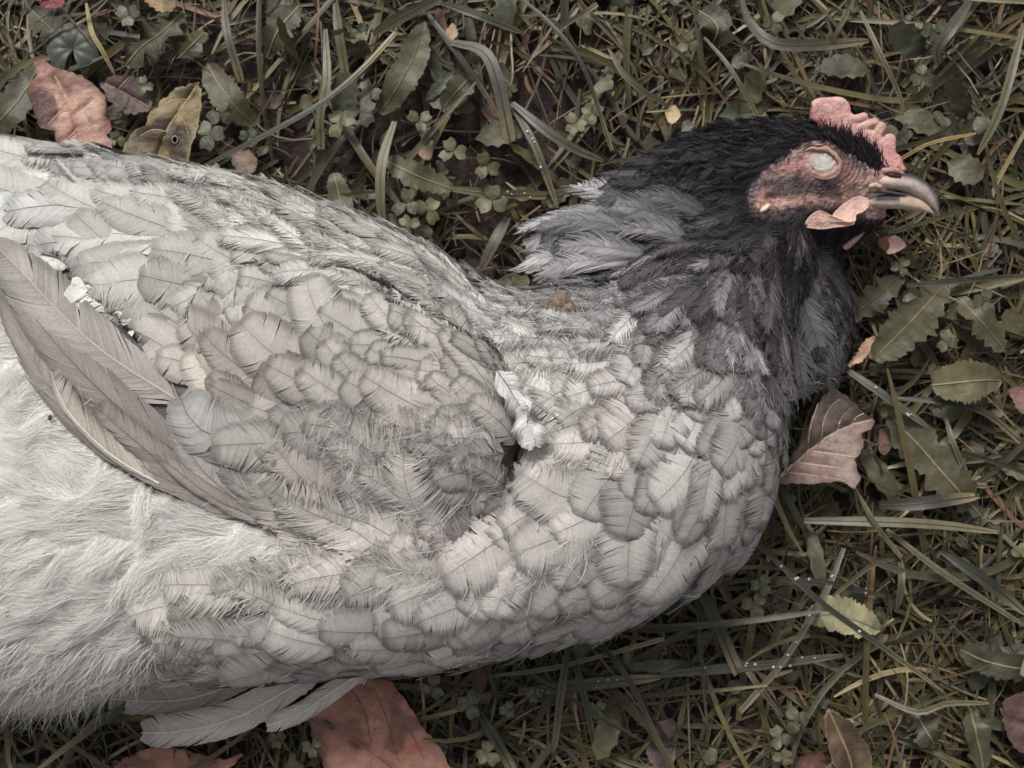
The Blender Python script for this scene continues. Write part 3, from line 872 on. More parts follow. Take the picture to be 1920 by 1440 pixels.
def c_yel(g, r, dr):
    c = np.ones(g.shape[:2] + (3,)) * lin([124, 106, 66])
    c = blend(c, noi(g, 22) * .55, lin([94, 78, 50]))
    dk = lin([48, 32, 30])
    for x, y, a, b in ((285, 250, 40, 22), (335, 258, 28, 30), (346, 172, 24, 13), (330, 295, 16, 20), (362, 160, 10, 8), (312, 232, 24, 10)):
        c = blend(c, spot(g, x, y, a, b) * .85, dk)
    c = blend(c, spot(g, 354, 202, 6) * .6, lin([96, 82, 66]))
    return blend(c, sstep(.93, 1, r) * .6, lin([168, 140, 92]))
fallen_leaf('fallen_leaf', z2([(1125, 458), (1133, 560), (1112, 720), (1072, 830), (1045, 950), (960, 1010), (860, 990), (730, 930), (686, 850), (740, 762), (820, 690), (842, 640), (900, 572), (1000, 502)]),
    .024, 'yellow brown spotted leaf with a hole, above the back at left', c_yel,
    rib=z2([(1110, 480), (1060, 560), (1000, 640), (940, 740), (900, 860), (880, 960)]),
    veins=[z2([(1000, 640), (1040, 690), (1060, 760)]), z2([(940, 740), (860, 730), (780, 770)]), z2([(1060, 560), (980, 560), (920, 590)])],
    hole=(328, 262, 5.2), ribcol=lin([150, 128, 82]), curl=.0035)

def c_orange(g, r, dr):
    c = np.ones(g.shape[:2] + (3,)) * lin([166, 108, 86])
    c = blend(c, noi(g, 18) * .6, lin([140, 84, 66]))
    c = blend(c, sstep(.85, 1, r) * .4, lin([150, 88, 72]))
    for x, y, rr_ in ((757, 1325, 8), (785, 1380, 9), (700, 1360, 12)):
        c = blend(c, spot(g, x, y, rr_, wob=.7) * .5, lin([196, 148, 128]))
    return blend(c, spot(g, 780, 1395, 12, 20, wob=.8) * .6, lin([182, 84, 66]))
fallen_leaf('fallen_leaf', [(572, 1342), (592, 1306), (640, 1280), (690, 1268), (735, 1282), (762, 1318), (802, 1372), (846, 1442), (850, 1500), (800, 1540), (700, 1530), (630, 1470), (597, 1410)],
    .015, 'large salmon orange leaf at the bottom under the wing feathers', c_orange,
    rib=[(592, 1344), (640, 1376), (700, 1415), (780, 1480), (815, 1525)],
    veins=[z7([(0, 1060), (150, 1050), (230, 1180), (250, 1330)]), z7([(270, 1040), (330, 1180), (370, 1330), (400, 1420)]), z7([(170, 1300), (240, 1330), (260, 1300)]), z7([(420, 1200), (470, 1290), (520, 1400)])], ribcol=lin([142, 82, 68]), curl=.0022, tilt=(.001, .003))
fallen_leaf('fallen_leaf', [(205, 1446), (240, 1418), (292, 1402), (349, 1406), (412, 1424), (456, 1413), (440, 1432), (420, 1452), (400, 1500), (330, 1530), (250, 1510)],
    .012, 'orange leaf at the bottom edge left of the large salmon one', lambda g, r, dr: c_orange(g, r, dr) * .85,
    rib=[(240, 1440), (330, 1450), (420, 1430), (454, 1415)], ribcol=lin([150, 96, 80]))

def c_fold(g, r, dr):
    c = np.ones(g.shape[:2] + (3,)) * lin([132, 108, 96])
    mid = np.array([[1402, 937], [1455, 902], [1519, 842], [1575, 805], [1639, 786]], float)
    ym = np.interp(g[..., 0], mid[:, 0], mid[:, 1])
    up = (g[..., 1] < ym)
    c = np.where(up[..., None], lin([100, 86, 75]), c)
    c = blend(c, noi(g, 30) * .4, lin([112, 88, 84]))
    c = blend(c, sstep(.86, 1, r) * .5, lin([96, 74, 66]))
    return blend(c, spot(g, 1520, 890, 40, 12, wob=.8) * .5, lin([110, 80, 80]))
fallen_leaf('fallen_leaf', z8([(650, 885), (700, 850), (755, 790), (768, 720), (838, 620), (872, 500), (930, 420), (962, 388), (1060, 458), (1125, 520), (1172, 552), (1160, 590), (1105, 625), (1118, 680), (1075, 775), (1102, 850), (1062, 892), (1000, 862), (860, 872), (720, 872)]),
    .022, 'folded greyish brown leaf with a pale stalk right of the breast', c_fold,
    rib=z8([(520, 972), (600, 905), (680, 855), (850, 702), (1000, 602), (1160, 552)]),
    veins=[z8([(840, 710), (850, 600), (890, 470)]), z8([(910, 655), (920, 560), (960, 480), (1000, 450)]), z8([(985, 610), (1010, 540), (1060, 490)]), z8([(1060, 585), (1080, 540), (1120, 520)]),
           z8([(850, 710), (950, 720), (1080, 740)]), z8([(790, 765), (900, 780), (1060, 800)]), z8([(730, 815), (860, 830), (1040, 860)]), z8([(930, 650), (1010, 665), (1110, 670)])],
    fold=.00010, ribcol=lin([178, 146, 130]), curl=.004)

def c_ybr(g, r, dr):
    c = np.ones(g.shape[:2] + (3,)) * lin([104, 82, 56])
    c = blend(c, noi(g, 35) * .8, lin([62, 46, 36]))
    return blend(c, sstep(.9, 1, r) * .5, lin([150, 122, 84]))
fallen_leaf('fallen_leaf', zB([(882, 1032), (960, 1080), (1060, 1180), (1115, 1330), (1100, 1480), (980, 1480), (915, 1350), (872, 1190), (865, 1100)]),
    .018, 'yellowish brown pointed leaf at the bottom edge in the right half', c_ybr, rib=zB([(885, 1045), (950, 1180), (1000, 1300), (1030, 1450)]), ribcol=lin([128, 104, 66]), curl=.003)
def c_red(g, r, dr):
    c = np.ones(g.shape[:2] + (3,)) * lin([86, 56, 50])
    c = blend(c, noi(g, 30) * .6, lin([60, 42, 40]))
    return blend(c, sstep(.9, 1, r) * .4, lin([110, 74, 64]))
fallen_leaf('fallen_leaf', zB([(1930, 945), (1832, 985), (1808, 1080), (1840, 1200), (1930, 1290), (2050, 1300), (2120, 1150), (2060, 980)]),
    .018, 'dark reddish brown leaf at the right edge near the lower corner', c_red, rib=zB([(1815, 1090), (1920, 1120), (2080, 1150)]), ribcol=lin([70, 46, 44]))
fallen_leaf('fallen_leaf', zB([(730, 1300), (820, 1270), (930, 1330), (980, 1380), (900, 1440), (760, 1430), (700, 1370)]), .010, 'russet leaf scrap beside the yellowish brown pointed leaf', lambda g, r, dr: blend(np.ones(g.shape[:2] + (3,)) * lin([104, 66, 48]), noi(g, 40) * .7, lin([60, 40, 36])), curl=.003)
fallen_leaf('fallen_leaf', zB([(-20, 1110), (60, 1100), (80, 1200), (60, 1340), (-30, 1360), (-80, 1250)]), .006, 'dark brown leaf deep in the grass at the bottom centre', c_dark, curl=.003)

def plain(c1, c2, f=40):
    return lambda g, r, dr: blend(np.ones(g.shape[:2] + (3,)) * lin(c1), noi(g, f) * .7, lin(c2))
SCRAPS = [
    (z1([(138, 240), (190, 198), (228, 258), (182, 306), (150, 280)]), .022, 'tiny dry yellow leaf scrap in the grass above the black hackle', plain([178, 152, 104], [140, 116, 74])),
    (z1([(1392, 952), (1440, 934), (1497, 990), (1440, 1030), (1388, 1036), (1405, 990)]), .020, 'small pink leaf scrap below the wattle and beak', plain([206, 162, 146], [180, 130, 112])),
    (z1([(1340, 955), (1400, 940), (1400, 1030), (1350, 1000)]), .012, 'rusty leaf scrap beside the small pink one', plain([150, 98, 74], [110, 66, 52])),
    (z8([(1032, 292), (1085, 215), (1130, 150), (1215, 128), (1190, 165), (1150, 212), (1105, 262)]), .020, 'curled tan orange leaf scrap at the edge of the neck ruff', plain([188, 146, 112], [160, 108, 78])),
    (z3([(828, 172), (868, 130), (897, 190), (860, 228), (836, 212)]), .018, 'small tan leaf scrap near the top in the centre', plain([176, 140, 110], [140, 106, 82])),
    (z3([(755, 60), (800, 50), (830, 130), (840, 190), (790, 160)]), .012, 'rust brown torn leaf next to the small tan scrap at the top', plain([122, 84, 66], [88, 60, 50])),
    (z2([(1296, 852), (1400, 838), (1445, 905), (1430, 965), (1372, 985), (1312, 932)]), .014, 'light brown crumpled leaf scrap below the long diagonal blade', plain([150, 126, 104], [112, 88, 72])),
    (z2([(215, 12), (290, -20), (358, -10), (344, 40), (258, 46)]), .018, 'bright red petal shaped scrap at the top left edge', plain([168, 56, 62], [120, 34, 44])),
    (z2([(800, -20), (980, -20), (975, 58), (890, 62), (830, 20)]), .016, 'yellow brown leaf scrap at the top left edge', plain([148, 118, 66], [100, 76, 52])),
    (z2([(1420, 520), (1500, 490), (1580, 530), (1570, 600), (1470, 610)]), .006, 'dull brown leaf piece pressed into the soil near the narrow upright blade', plain([98, 76, 70], [70, 54, 52])),
    ([(1888, 730), (1930, 725), (1950, 760), (1915, 775)], .014, 'brown leaf piece at the right edge beside the pointed pale leaf', plain([132, 92, 78], [96, 66, 58])),
    ([(1648, 806), (1668, 800), (1682, 815), (1664, 850), (1648, 845)], .010, 'dark rusty leaf fragment behind the folded brown leaf', plain([118, 80, 66], [84, 56, 48])),
    (zB([(800, 440), (700, 560), (560, 570), (600, 530), (680, 520)]), .006, 'rust coloured leaf litter left of the pale yellowish leaf', plain([120, 78, 56], [84, 54, 44])),
    ([(1545, 120), (1590, 118), (1620, 135), (1600, 150), (1555, 148)], .010, 'reddish brown leaf piece under the grass above the comb', plain([124, 86, 76], [88, 60, 54])),
    ([(900, 205), (930, 180), (950, 200), (925, 232)], .008, 'brown wet leaf flake under the wide bent blade', plain([108, 76, 64], [76, 54, 48])),
    ([(790, 255), (812, 270), (806, 300), (784, 288)], .012, 'torn yellowish leaf flake beside the bright round clover', plain([176, 146, 106], [140, 100, 76])),
]
for ol, z, lab, fn in SCRAPS:
    fallen_leaf('leaf_scrap', ol, z, lab, fn, curl=.0028)

# ------------------------------------------------------------------ the hen
hen = tag(empty('hen', (0, 0, 0)), 'dead grey hen with a black head lying on its side in the grass', 'hen')

FACE = [(1402, 372), (1410, 335), (1440, 312), (1480, 285), (1515, 265), (1560, 262), (1600, 290), (1640, 318), (1700, 330), (1720, 400), (1640, 412), (1580, 408), (1520, 400), (1460, 412), (1415, 405)]
FLUFF = [(-700, 500), (0, 500), (20, 570), (55, 690), (120, 790), (200, 870), (290, 925), (400, 965), (520, 1005), (650, 1055), (620, 1085), (480, 1085), (360, 1105), (330, 1165), (300, 1230), (240, 1262), (120, 1330), (-700, 1400)]

def coarse_body(p):
    q = to_px(p)
    m = sstep(1385, 1425, q[..., 0]) * (1 - sstep(420, 450, q[..., 1]))
    return np.maximum(-smin(-smin(sd_body(p), sd_head(p), .012), sd_union(p, GROOVE, .006), .005) + .0045 * m, -(p[..., 2] - .0005))
# --- body: one mesh, coarse for trunk and neck, fine for the head
bv, bq = surface_nets(coarse_body, (-.30, -.16, -.004), (.16, .13, .108), .0024)
def head_detail(p):
    q = to_px(p)
    ex, ey = q[..., 0] - 1541, q[..., 1] - 302
    rr = np.sqrt((ex / 1.25) ** 2 + ey ** 2)
    wr = np.cos(rr * .95 + 2.5 * vnoise(p, 260)) * np.exp(-((rr - 52) / 17) ** 2)
    d = sd_hen(p)
    ear = np.exp(-(((q[..., 0] - 1447) / 17) ** 2 + ((q[..., 1] - 374) / 11) ** 2))
    return d - .00034 * wr - .0006 * (vnoise(p, 420) - .5) - .0009 * (vnoise(p, 180) - .5) + .0022 * ear * (p[..., 2] > .03)
hv, hq = surface_nets(head_detail, tuple(at(1372, 470, .03) * np.array([1, 1, 0]) + np.array([0, 0, .006])), tuple(at(1705, 215, .03) * np.array([1, 1, 0]) + np.array([0, 0, .062])), .00062)

def body_col(V):
    q = to_px(V)
    c = np.ones((len(V), 3)) * lin([74, 70, 71])
    fl = in_poly(q, FLUFF)
    c[fl] = lin([196, 193, 186])
    dn = sstep(1000, 1350, q[:, 0] + (620 - q[:, 1]) * .9)[:, None]
    return c * (1 - dn) + lin([30, 28, 32]) * dn
def head_col(V):
    q = to_px(V); x, y = q[:, 0], q[:, 1]
    n1 = vnoise(V, 300); n2 = vnoise(V, 900); n3 = vnoise(V * np.array([1, 3, 1]), 500)
    c = np.ones((len(V), 3)) * lin([34, 31, 35])
    f = in_poly(q + 10 * (np.stack([n1, n2], -1) - .5), FACE)
    pink = lin([172, 136, 128]); red = lin([158, 108, 102]); dk = lin([60, 54, 56]); cream = lin([190, 164, 146])
    fc = np.ones((len(V), 3)) * pink
    def m(cx, cy, rx, ry, s=.4):
        return (1 - sstep(1 - s, 1 + s, np.sqrt(((x - cx) / rx) ** 2 + ((y - cy) / ry) ** 2) + .5 * (n1 - .5)))[:, None]
    fc = fc + (red - fc) * m(1475, 306, 42, 22) * .9
    fc = fc + (red - fc) * m(1588, 312, 22, 26) * .5
    fc = fc + (dk - fc) * m(1478, 348, 75, 22, .5) * .8
    fc = fc + (dk - fc) * m(1545, 352, 60, 15, .5) * .5
    fc = fc + (dk - fc) * m(1595, 298, 30, 26, .5) * .5
    fc = fc + (dk - fc) * m(1470, 398, 60, 14, .5) * .7
    fc = fc + (dk - fc) * m(1535, 400, 50, 16, .5) * .6
    fc = fc + (cream - fc) * m(1620, 350, 45, 16) * .7
    fc = fc + (lin([168, 126, 116]) - fc) * m(1438, 374, 28, 18) * .6
    fc = fc + (dk - fc) * (sstep(.52, .7, n3)[:, None] * .55)
    fc = fc + (dk - fc) * (sstep(.6, .75, vnoise(V * np.array([1, 2.2, 1]), 1100))[:, None] * .5)
    pf = np.array(FACE, float); rim = np.full(len(V), 1e9)
    for i_ in range(len(pf)):
        a_, b_ = pf[i_], pf[(i_ + 1) % len(pf)]; ab_ = b_ - a_
        t_ = np.clip(((q - a_) @ ab_) / (ab_ @ ab_), 0, 1)
        rim = np.minimum(rim, np.linalg.norm(q - a_ - t_[:, None] * ab_, axis=1))
    fade = (1 - sstep(2, 24, rim + 22 * (n2 - .5)))[:, None] * (x < 1625)[:, None]
    fc = fc + (lin([44, 39, 41]) - fc) * fade * .85
    c[f] = fc[f]
    c = c * (.85 + .3 * n2[:, None])
    return c
BV = np.vstack([bv, hv]); BF = np.vstack([bq, hq + len(bv)])
BC = np.vstack([body_col(bv), head_col(hv)])
body = mesh_obj('body', BV, BF, M_skin, hen, BC)

wv_, wq_ = surface_nets(lambda p: np.maximum(-smin(-sd_wing(p), sd_union(p, GROOVE, .006), .005) + .0004, -(p[..., 2] - .074)), (-.17, -.08, .070), (.03, .07, .104), .002)
wing = mesh_obj('wing', wv_, wq_, M_skin, hen, np.tile(lin([70, 66, 66]), (len(wv_), 1)))
wing['label'] = 'folded near wing covered in grey feathers'

# --- plumage map: position, direction (photo, y down), length, half width, colour, lacing, looseness
CTRL = np.array([
    # x, y, dx, dy, L, W, r, g, b, lace, loose
    (-200, 330, -1, .15, 230, 46, 184, 184, 180, .2, .3),
    (60, 320, -1, .30, 190, 40, 180, 181, 178, .25, .3),
    (170, 300, -1, .25, 120, 28, 170, 170, 168, .3, .4),
    (300, 350, -1, .15, 130, 32, 162, 162, 160, .3, .4),
    (100, 400, -1, .10, 300, 50, 186, 186, 182, .2, .15),
    (300, 440, -1, .02, 300, 48, 184, 183, 179, .2, .15),
    (430, 360, -1, -.25, 130, 34, 186, 186, 182, .2, .75),
    (560, 420, -1, -.45, 190, 28, 184, 184, 180, .3, .62),
    (700, 490, -1, -.42, 210, 28, 182, 182, 178, .35, .60),
    (860, 540, -1, -.38, 220, 28, 182, 182, 178, .35, .58),
    (980, 590, -1, -.50, 180, 26, 176, 176, 174, .35, .60),
    (250, 530, -1, -.45, 200, 46, 178, 177, 173, .25, .15),
    (420, 500, -1, -.15, 170, 40, 176, 175, 171, .3, .35),
    (330, 610, -1, -.42, 180, 44, 172, 169, 165, .35, .2),
    (450, 590, -1, -.35, 120, 46, 168, 165, 162, .5, .2),
    (600, 600, -1, -.45, 110, 44, 168, 165, 162, .5, .25),
    (740, 620, -1, -.40, 100, 40, 172, 169, 166, .5, .4),
    (560, 700, -1, -.42, 120, 48, 170, 164, 160, .5, .2),
    (700, 700, -1, -.40, 105, 46, 170, 166, 163, .5, .3),
    (850, 700, -1, -.55, 120, 34, 166, 162, 158, .5, .42),
    (930, 760, -.8, -.7, 105, 28, 164, 160, 156, .5, .45),
    (460, 720, -1, -.40, 150, 46, 172, 165, 159, .4, .2),
    (780, 790, -1, -.24, 140, 42, 168, 163, 159, .45, .45),
    (880, 860, -1, -.15, 110, 34, 160, 156, 154, .5, .5),
    (600, 830, -1, -.12, 190, 56, 166, 164, 160, .35, .3),
    (880, 950, -1, .15, 90, 40, 158, 152, 150, .5, .5),
    (720, 900, -1, -.35, 160, 46, 172, 168, 165, .4, .6),
    (760, 1000, -.75, -.72, 190, 60, 188, 184, 180, .3, .6),
    (600, 960, -1, -.45, 190, 56, 172, 166, 161, .25, .5),
    (560, 1090, -1, -.30, 180, 54, 190, 187, 182, .2, .7),
    (400, 1130, -1, -.05, 170, 56, 184, 181, 176, .25, .45),
    (340, 1190, -1, .15, 150, 52, 180, 177, 173, .3, .5),
    (560, 1190, -1, .02, 150, 52, 178, 175, 172, .35, .35),
    (740, 1170, -1, .08, 150, 54, 180, 177, 174, .4, .3),
    (860, 1200, -.8, .45, 130, 54, 176, 172, 170, .45, .3),
    (960, 1090, -.72, .68, 160, 58, 182, 178, 175, .4, .3),
    (1030, 1180, -.85, .5, 110, 52, 172, 168, 166, .45, .3),
    (1090, 1000, -.70, .70, 150, 58, 182, 178, 175, .4, .3),
    (1180, 1090, -.55, .83, 130, 54, 176, 172, 170, .45, .3),
    (1240, 980, -.12, 1, 170, 56, 182, 180, 176, .35, .35),
    (1340, 980, -.25, 1, 140, 50, 176, 172, 170, .4, .3),
    (1000, 900, -.95, .4, 120, 50, 172, 168, 166, .45, .45),
    (1100, 860, -.85, .5, 130, 52, 180, 177, 174, .4, .45),
    (1200, 850, -.7, .7, 125, 54, 176, 171, 168, .5, .4),
    (1030, 740, -1, .15, 110, 46, 182, 181, 177, .3, .6),
    (1120, 690, -1, .25, 115, 46, 180, 179, 176, .35, .6),
    (1180, 760, -.75, .6, 115, 48, 172, 166, 164, .5, .5),
    (1300, 740, -.65, .75, 115, 50, 178, 176, 174, .5, .4),
    (1300, 880, -.4, .9, 130, 52, 174, 171, 169, .45, .35),
    (1400, 760, -.15, 1, 115, 40, 160, 158, 158, .5, .35),
    (1420, 880, -.2, 1, 125, 42, 168, 165, 163, .45, .3),
    (1250, 640, -.6, .7, 120, 36, 138, 136, 137, .3, .65),
    (1370, 620, -.2, 1, 150, 26, 122, 118, 120, .3, .68),
    (1450, 640, .0, 1, 150, 24, 112, 108, 111, .3, .68),
    (1110, 590, -.9, .5, 120, 32, 158, 157, 157, .4, .9),
    (1180, 560, -.75, .65, 130, 32, 128, 126, 128, .3, .75),
    (1060, 510, -1, .22, 150, 24, 104, 103, 106, .2, .72),
    (1050, 430, -1, .20, 150, 22, 96, 95, 99, .2, .72),
    (1130, 380, -1, .12, 140, 20, 80, 79, 83, .2, .75),
    (1180, 450, -1, .22, 150, 22, 92, 90, 94, .2, .72),
    (1280, 520, -.75, .6, 140, 26, 104, 101, 104, .25, .75),
    (1200, 320, -1, .22, 130, 17, 62, 61, 66, .2, .75),
    (1300, 290, -1, .25, 84, 10, 40, 39, 44, .2, .8),
    (1300, 380, -1, .18, 84, 13, 54, 52, 57, .3, .8),
    (1380, 260, -1, .28, 76, 9, 32, 31, 36, .2, .8),
    (1480, 235, -1, .22, 58, 8, 29, 28, 33, .2, .8),
    (1575, 255, -.85, -.55, 46, 7, 28, 27, 31, .2, .8),
    (1625, 288, -.80, -.60, 40, 6, 28, 27, 31, .2, .8),
    (1520, 245, -.95, -.18, 50, 7, 28, 27, 31, .2, .8),
    (1400, 340, -1, .12, 74, 10, 38, 37, 41, .2, .85),
    (1400, 440, -.9, .6, 110, 16, 52, 50, 53, .2, .8),
    (1460, 460, -.4, 1, 75, 20, 62, 58, 61, .3, .9),
    (1400, 530, -.35, 1, 140, 24, 86, 81, 84, .25, .75),
    (1540, 450, -.3, 1, 60, 14, 52, 48, 50, .3, .9),
    (1620, 430, -.25, 1, 42, 9, 58, 52, 54, .3, .9),
    (1500, 540, .05, 1, 150, 22, 76, 73, 77, .2, .75),
    (1570, 580, .25, 1, 90, 22, 60, 58, 62, .4, .8),
    (1520, 680, .1, 1, 140, 26, 112, 109, 112, .2, .72),
    (1590, 650, .5, .9, 80, 22, 72, 69, 73, .4, .8),
    (1560, 510, .2, 1, 100, 22, 52, 50, 54, .3, .8),
    (100, 700, -1, -.05, 120, 40, 200, 198, 191, .1, 1),
    (100, 900, -1, .12, 120, 40, 200, 198, 191, .1, 1),
    (300, 1000, -1, .02, 120, 40, 202, 199, 192, .1, 1),
    (100, 1130, -1, .30, 120, 40, 196, 193, 187, .1, 1),
    (260, 1200, -.75, .7, 120, 40, 196, 193, 187, .1, 1),
    (120, 1280, -.75, .65, 120, 40, 190, 187, 181, .1, 1),
    (-250, 800, -1, .1, 120, 40, 200, 198, 191, .1, 1),
    (480, 1040, -1, .1, 120, 40, 202, 199, 192, .1, 1),
], float)
def plumage(q):
    d2 = (q[:, None, 0] - CTRL[None, :, 0]) ** 2 + (q[:, None, 1] - CTRL[None, :, 1]) ** 2
    w = 1 / (d2 + 500) ** 2.0
    w /= w.sum(1, keepdims=True)
    a = w @ CTRL[:, 2:]
    d = nrm(a[:, :2])
    return d, a[:, 2], a[:, 3], a[:, 4:7], a[:, 7], a[:, 8]

# --- feathers
KR = 9
stiff_now = True
def march(base, dirpx, L, bend, stiff):
    """rachis points laid along the hen's surface"""
    N = len(base)
    d, g = sd_grad(base)
    p = base - d[:, None] * g
    w = np.stack([dirpx[:, 0], -dirpx[:, 1], np.zeros(N)], -1)
    t = nrm(w - (w * g).sum(-1, keepdims=True) * g)
    Q = [p]
    for i in range(KR - 1):
        lat = np.cross(g, t)
        t = nrm(t + lat * (bend / (KR - 1))[:, None])
        p = p + t * (L / (KR - 1))[:, None]
        d, g = sd_grad(p)
        p = p - (np.where(d < 0, d, d * (1 - stiff))[:, None] * g)
        tt = nrm(t - (t * g).sum(-1, keepdims=True) * g)
        t = nrm(tt * (1 - stiff * .75)[:, None] + t * (stiff * .75)[:, None] + np.array([0, 0, -.05]) * stiff[:, None])
        Q.append(p)
    return np.stack(Q, 1)

def feathers(Q, Wl, Wr, col, lace, loose, nb, lift0, lift1, rach_w, rach_c, conform=True, nup=None, splits=3, wide=.58, sweep=.16, downy=.22, cup=.10, streak_amt=1.0, roll=None, root_dark=None, blunt=2.3):
    """Q (N,KR,3) -> verts (N,nv,3), faces (nf,4), colours; every barb is a strip that meets its neighbours except where the vane is split"""
    N = len(Q)
    T = nrm(np.gradient(Q, axis=1))
    if nup is None:
        _, G = sd_grad(Q.reshape(-1, 3)); G = G.reshape(Q.shape)
    else:
        G = np.broadcast_to(nup, Q.shape)
    LT = nrm(np.cross(G, T))
    L = np.linalg.norm(np.diff(Q, axis=1), axis=-1).sum(1)
    tj = np.linspace(.03, .985, nb)
    us = np.array([0, .36, .68, .88, 1.0]); nu = 5
    ar = np.arange(N)[:, None, None]
    VV, CC = [], []
    lo = loose[:, None]
    for side, Wd in ((-1, Wl), (1, Wr)):
        cut = np.sort(rng.random((N, splits)) ** .8, 1)
        seg = (tj[None, :, None] > cut[:, None, :]).sum(-1)
        def per(sg=1.0): return np.take_along_axis(rng.normal(0, sg, (N, splits + 1)), seg, 1)
        S, H, SL = per(), per(), per()
        s_end = .10 + .92 * tj ** .92
        s_end = s_end[None] + sweep * (1 - tj[None]) * tj[None] * 1.6 + S * (.009 + .022 * lo) + rng.normal(0, 1, (N, nb)) * (.001 + .022 * lo ** 1.5)
        x0 = np.clip((s_end - wide) / np.where(s_end > wide, 1.03 - wide, wide * 1.02), -1, 1)
        out = np.sqrt(np.clip(1 - np.abs(x0) ** np.where(x0 > 0, blunt, 2.3), .0, 1))
        wl_ = Wd[:, None] * out * (1 + .04 * SL + rng.normal(0, 1, (N, nb)) * (.010 + .08 * lo ** 1.3))
        wl_ = wl_ * np.where(tj[None] < downy, 1 + .3 * rng.normal(0, 1, (N, nb)), 1)
        u = us[None, None, :]
        curl = (rng.normal(0, .05, (N, nb)) * lo ** 1.5)[..., None]
        X = tj[None, :, None] + (s_end[..., None] - tj[None, :, None]) * u ** 1.35 + curl * u * u
        Y = side * wl_[..., None] * u
        xi = X * (KR - 1); i0 = np.clip(np.floor(xi).astype(int), 0, KR - 2); fr = (xi - i0)[..., None]
        ctr = Q[ar, i0] * (1 - fr) + Q[ar, i0 + 1] * fr + (LT[ar, i0] * (1 - fr) + LT[ar, i0 + 1] * fr) * Y[..., None]
        g = nrm(G[ar, i0] * (1 - fr) + G[ar, i0 + 1] * fr)
        # shared edges between neighbouring barbs, open where the vane is split
        mid = (ctr[:, 1:] + ctr[:, :-1]) * .5
        same = (seg[:, 1:] == seg[:, :-1])[..., None, None]
        a = ctr.copy(); b = ctr.copy()
        dd_ = (ctr[:, 1:] - ctr[:, :-1])
        gapw = (.5 - .30 * sstep(.25, .9, us))[None, None, :, None]
        b[:, :-1] = np.where(same, mid, ctr[:, :-1] + dd_ * gapw)
        a[:, 1:] = np.where(same, mid, ctr[:, 1:] - dd_ * gapw)
        a[:, 0] = ctr[:, 0] - dd_[:, 0] * .4; b[:, -1] = ctr[:, -1] + dd_[:, -1] * .5
        # free ends: the looser the feather, the earlier a barb narrows
        u0 = 1.0 - .8 * loose[:, None, None]
        wtap = 1.03 - (1.03 - .26) * sstep(u0 - .10, u0 + .45, u) * np.clip(loose[:, None, None] * 1.5, .2, 1)
        wtap = np.where((tj < downy)[None, :, None], np.minimum(wtap, .7), wtap)
        a = ctr + (a - ctr) * wtap[..., None]; b = ctr + (b - ctr) * wtap[..., None]
        hh = lift0[:, None, None] + (lift1 - lift0)[:, None, None] * X.clip(0, 1.02) \
             - cup * Wd[:, None, None] * u ** 2 * (1 - .8 * lo[..., None]) + (H * (.00010 + .0004 * lo))[..., None] * u \
             + rng.normal(0, 1, (N, nb))[..., None] * u ** 2 * (.00001 + .0007 * lo[..., None] ** 2)
        if roll is not None: hh = hh + roll[:, None, None] * Y
        hh = np.maximum(hh, .0002)
        tw = (rng.normal(0, 1, (N, nb)) * (.00001 + .00012 * lo ** 2))[..., None] * u
        P2 = np.stack([a, b], 3)
        H2 = np.stack([hh - tw, hh + tw], 3)
        if conform:
            fl = P2.reshape(-1, 3)
            d, gg = sd_grad(fl)
            fl = fl + np.clip(H2.reshape(-1) - d, -.001 if stiff_now else -.02, .02)[:, None] * gg
            P2 = fl.reshape(P2.shape)
        else:
            P2 = P2 + H2[..., None] * g[..., None, :]
        VV.append(P2.reshape(N, -1, 3))
        un = u[..., None, None]
        edge = sstep(.5, .98, un) ** 1.3 * sstep(.2, .5, tj)[None, :, None, None, None]
        edge = np.maximum(edge, (sstep(.88, 1.0, X))[..., None, None])
        streak = 1 + (rng.normal(0, 1, (N, nb)) * (.035 + .05 * lo) * streak_amt + S * (.03 + .05 * lo) * streak_amt)[..., None, None, None]
        dn = sstep(downy + .15, downy - .1, tj)[None, :, None, None, None] * .3
        cc = col[:, None, None, None, :] * streak * (1 - lace[:, None, None, None, None] * np.minimum(edge * 1.25, 1))
        cc = cc * (1 - .10 * (1 - sstep(0, .25, un)))
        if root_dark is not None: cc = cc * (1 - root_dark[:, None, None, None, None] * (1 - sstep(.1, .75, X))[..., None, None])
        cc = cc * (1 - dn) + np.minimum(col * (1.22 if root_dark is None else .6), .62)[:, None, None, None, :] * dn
        CC.append(np.broadcast_to(cc, P2.shape).reshape(N, -1, 3))
    F = []
    for s in range(2):
        for j in range(nb):
            o = s * nb * nu * 2 + j * nu * 2
            for k in range(nu - 1):
                q4 = (o + k * 2, o + k * 2 + 1, o + k * 2 + 3, o + k * 2 + 2)
                F.append(q4 if s else q4[::-1])
    base_n = 2 * nb * nu * 2
    r_t = np.linspace(0, 1, KR)
    rw = rach_w[:, None] * (1 - .75 * r_t)[None]
    hr = (lift0[:, None] + (lift1 - lift0)[:, None] * r_t[None]) + .00012
    ctr = Q.copy()
    if conform:
        d, gg = sd_grad(ctr.reshape(-1, 3))
        ctr = (ctr.reshape(-1, 3) + np.clip(hr.reshape(-1) - d, -.001 if stiff_now else -.02, .02)[:, None] * gg).reshape(Q.shape)
    else:
        ctr = ctr + hr[..., None] * G
    R = np.stack([ctr - LT * rw[..., None], ctr + G * (rw * .9)[..., None], ctr + LT * rw[..., None]], 2)
    VV.append(R.reshape(N, -1, 3))
    CC.append(np.broadcast_to(rach_c[:, None, :], (N, KR * 3, 3)))
    F = np.vstack([np.array(F), grid_faces(KR, 3, base_n)])
    return np.concatenate(VV, 1), F, np.concatenate(CC, 1)

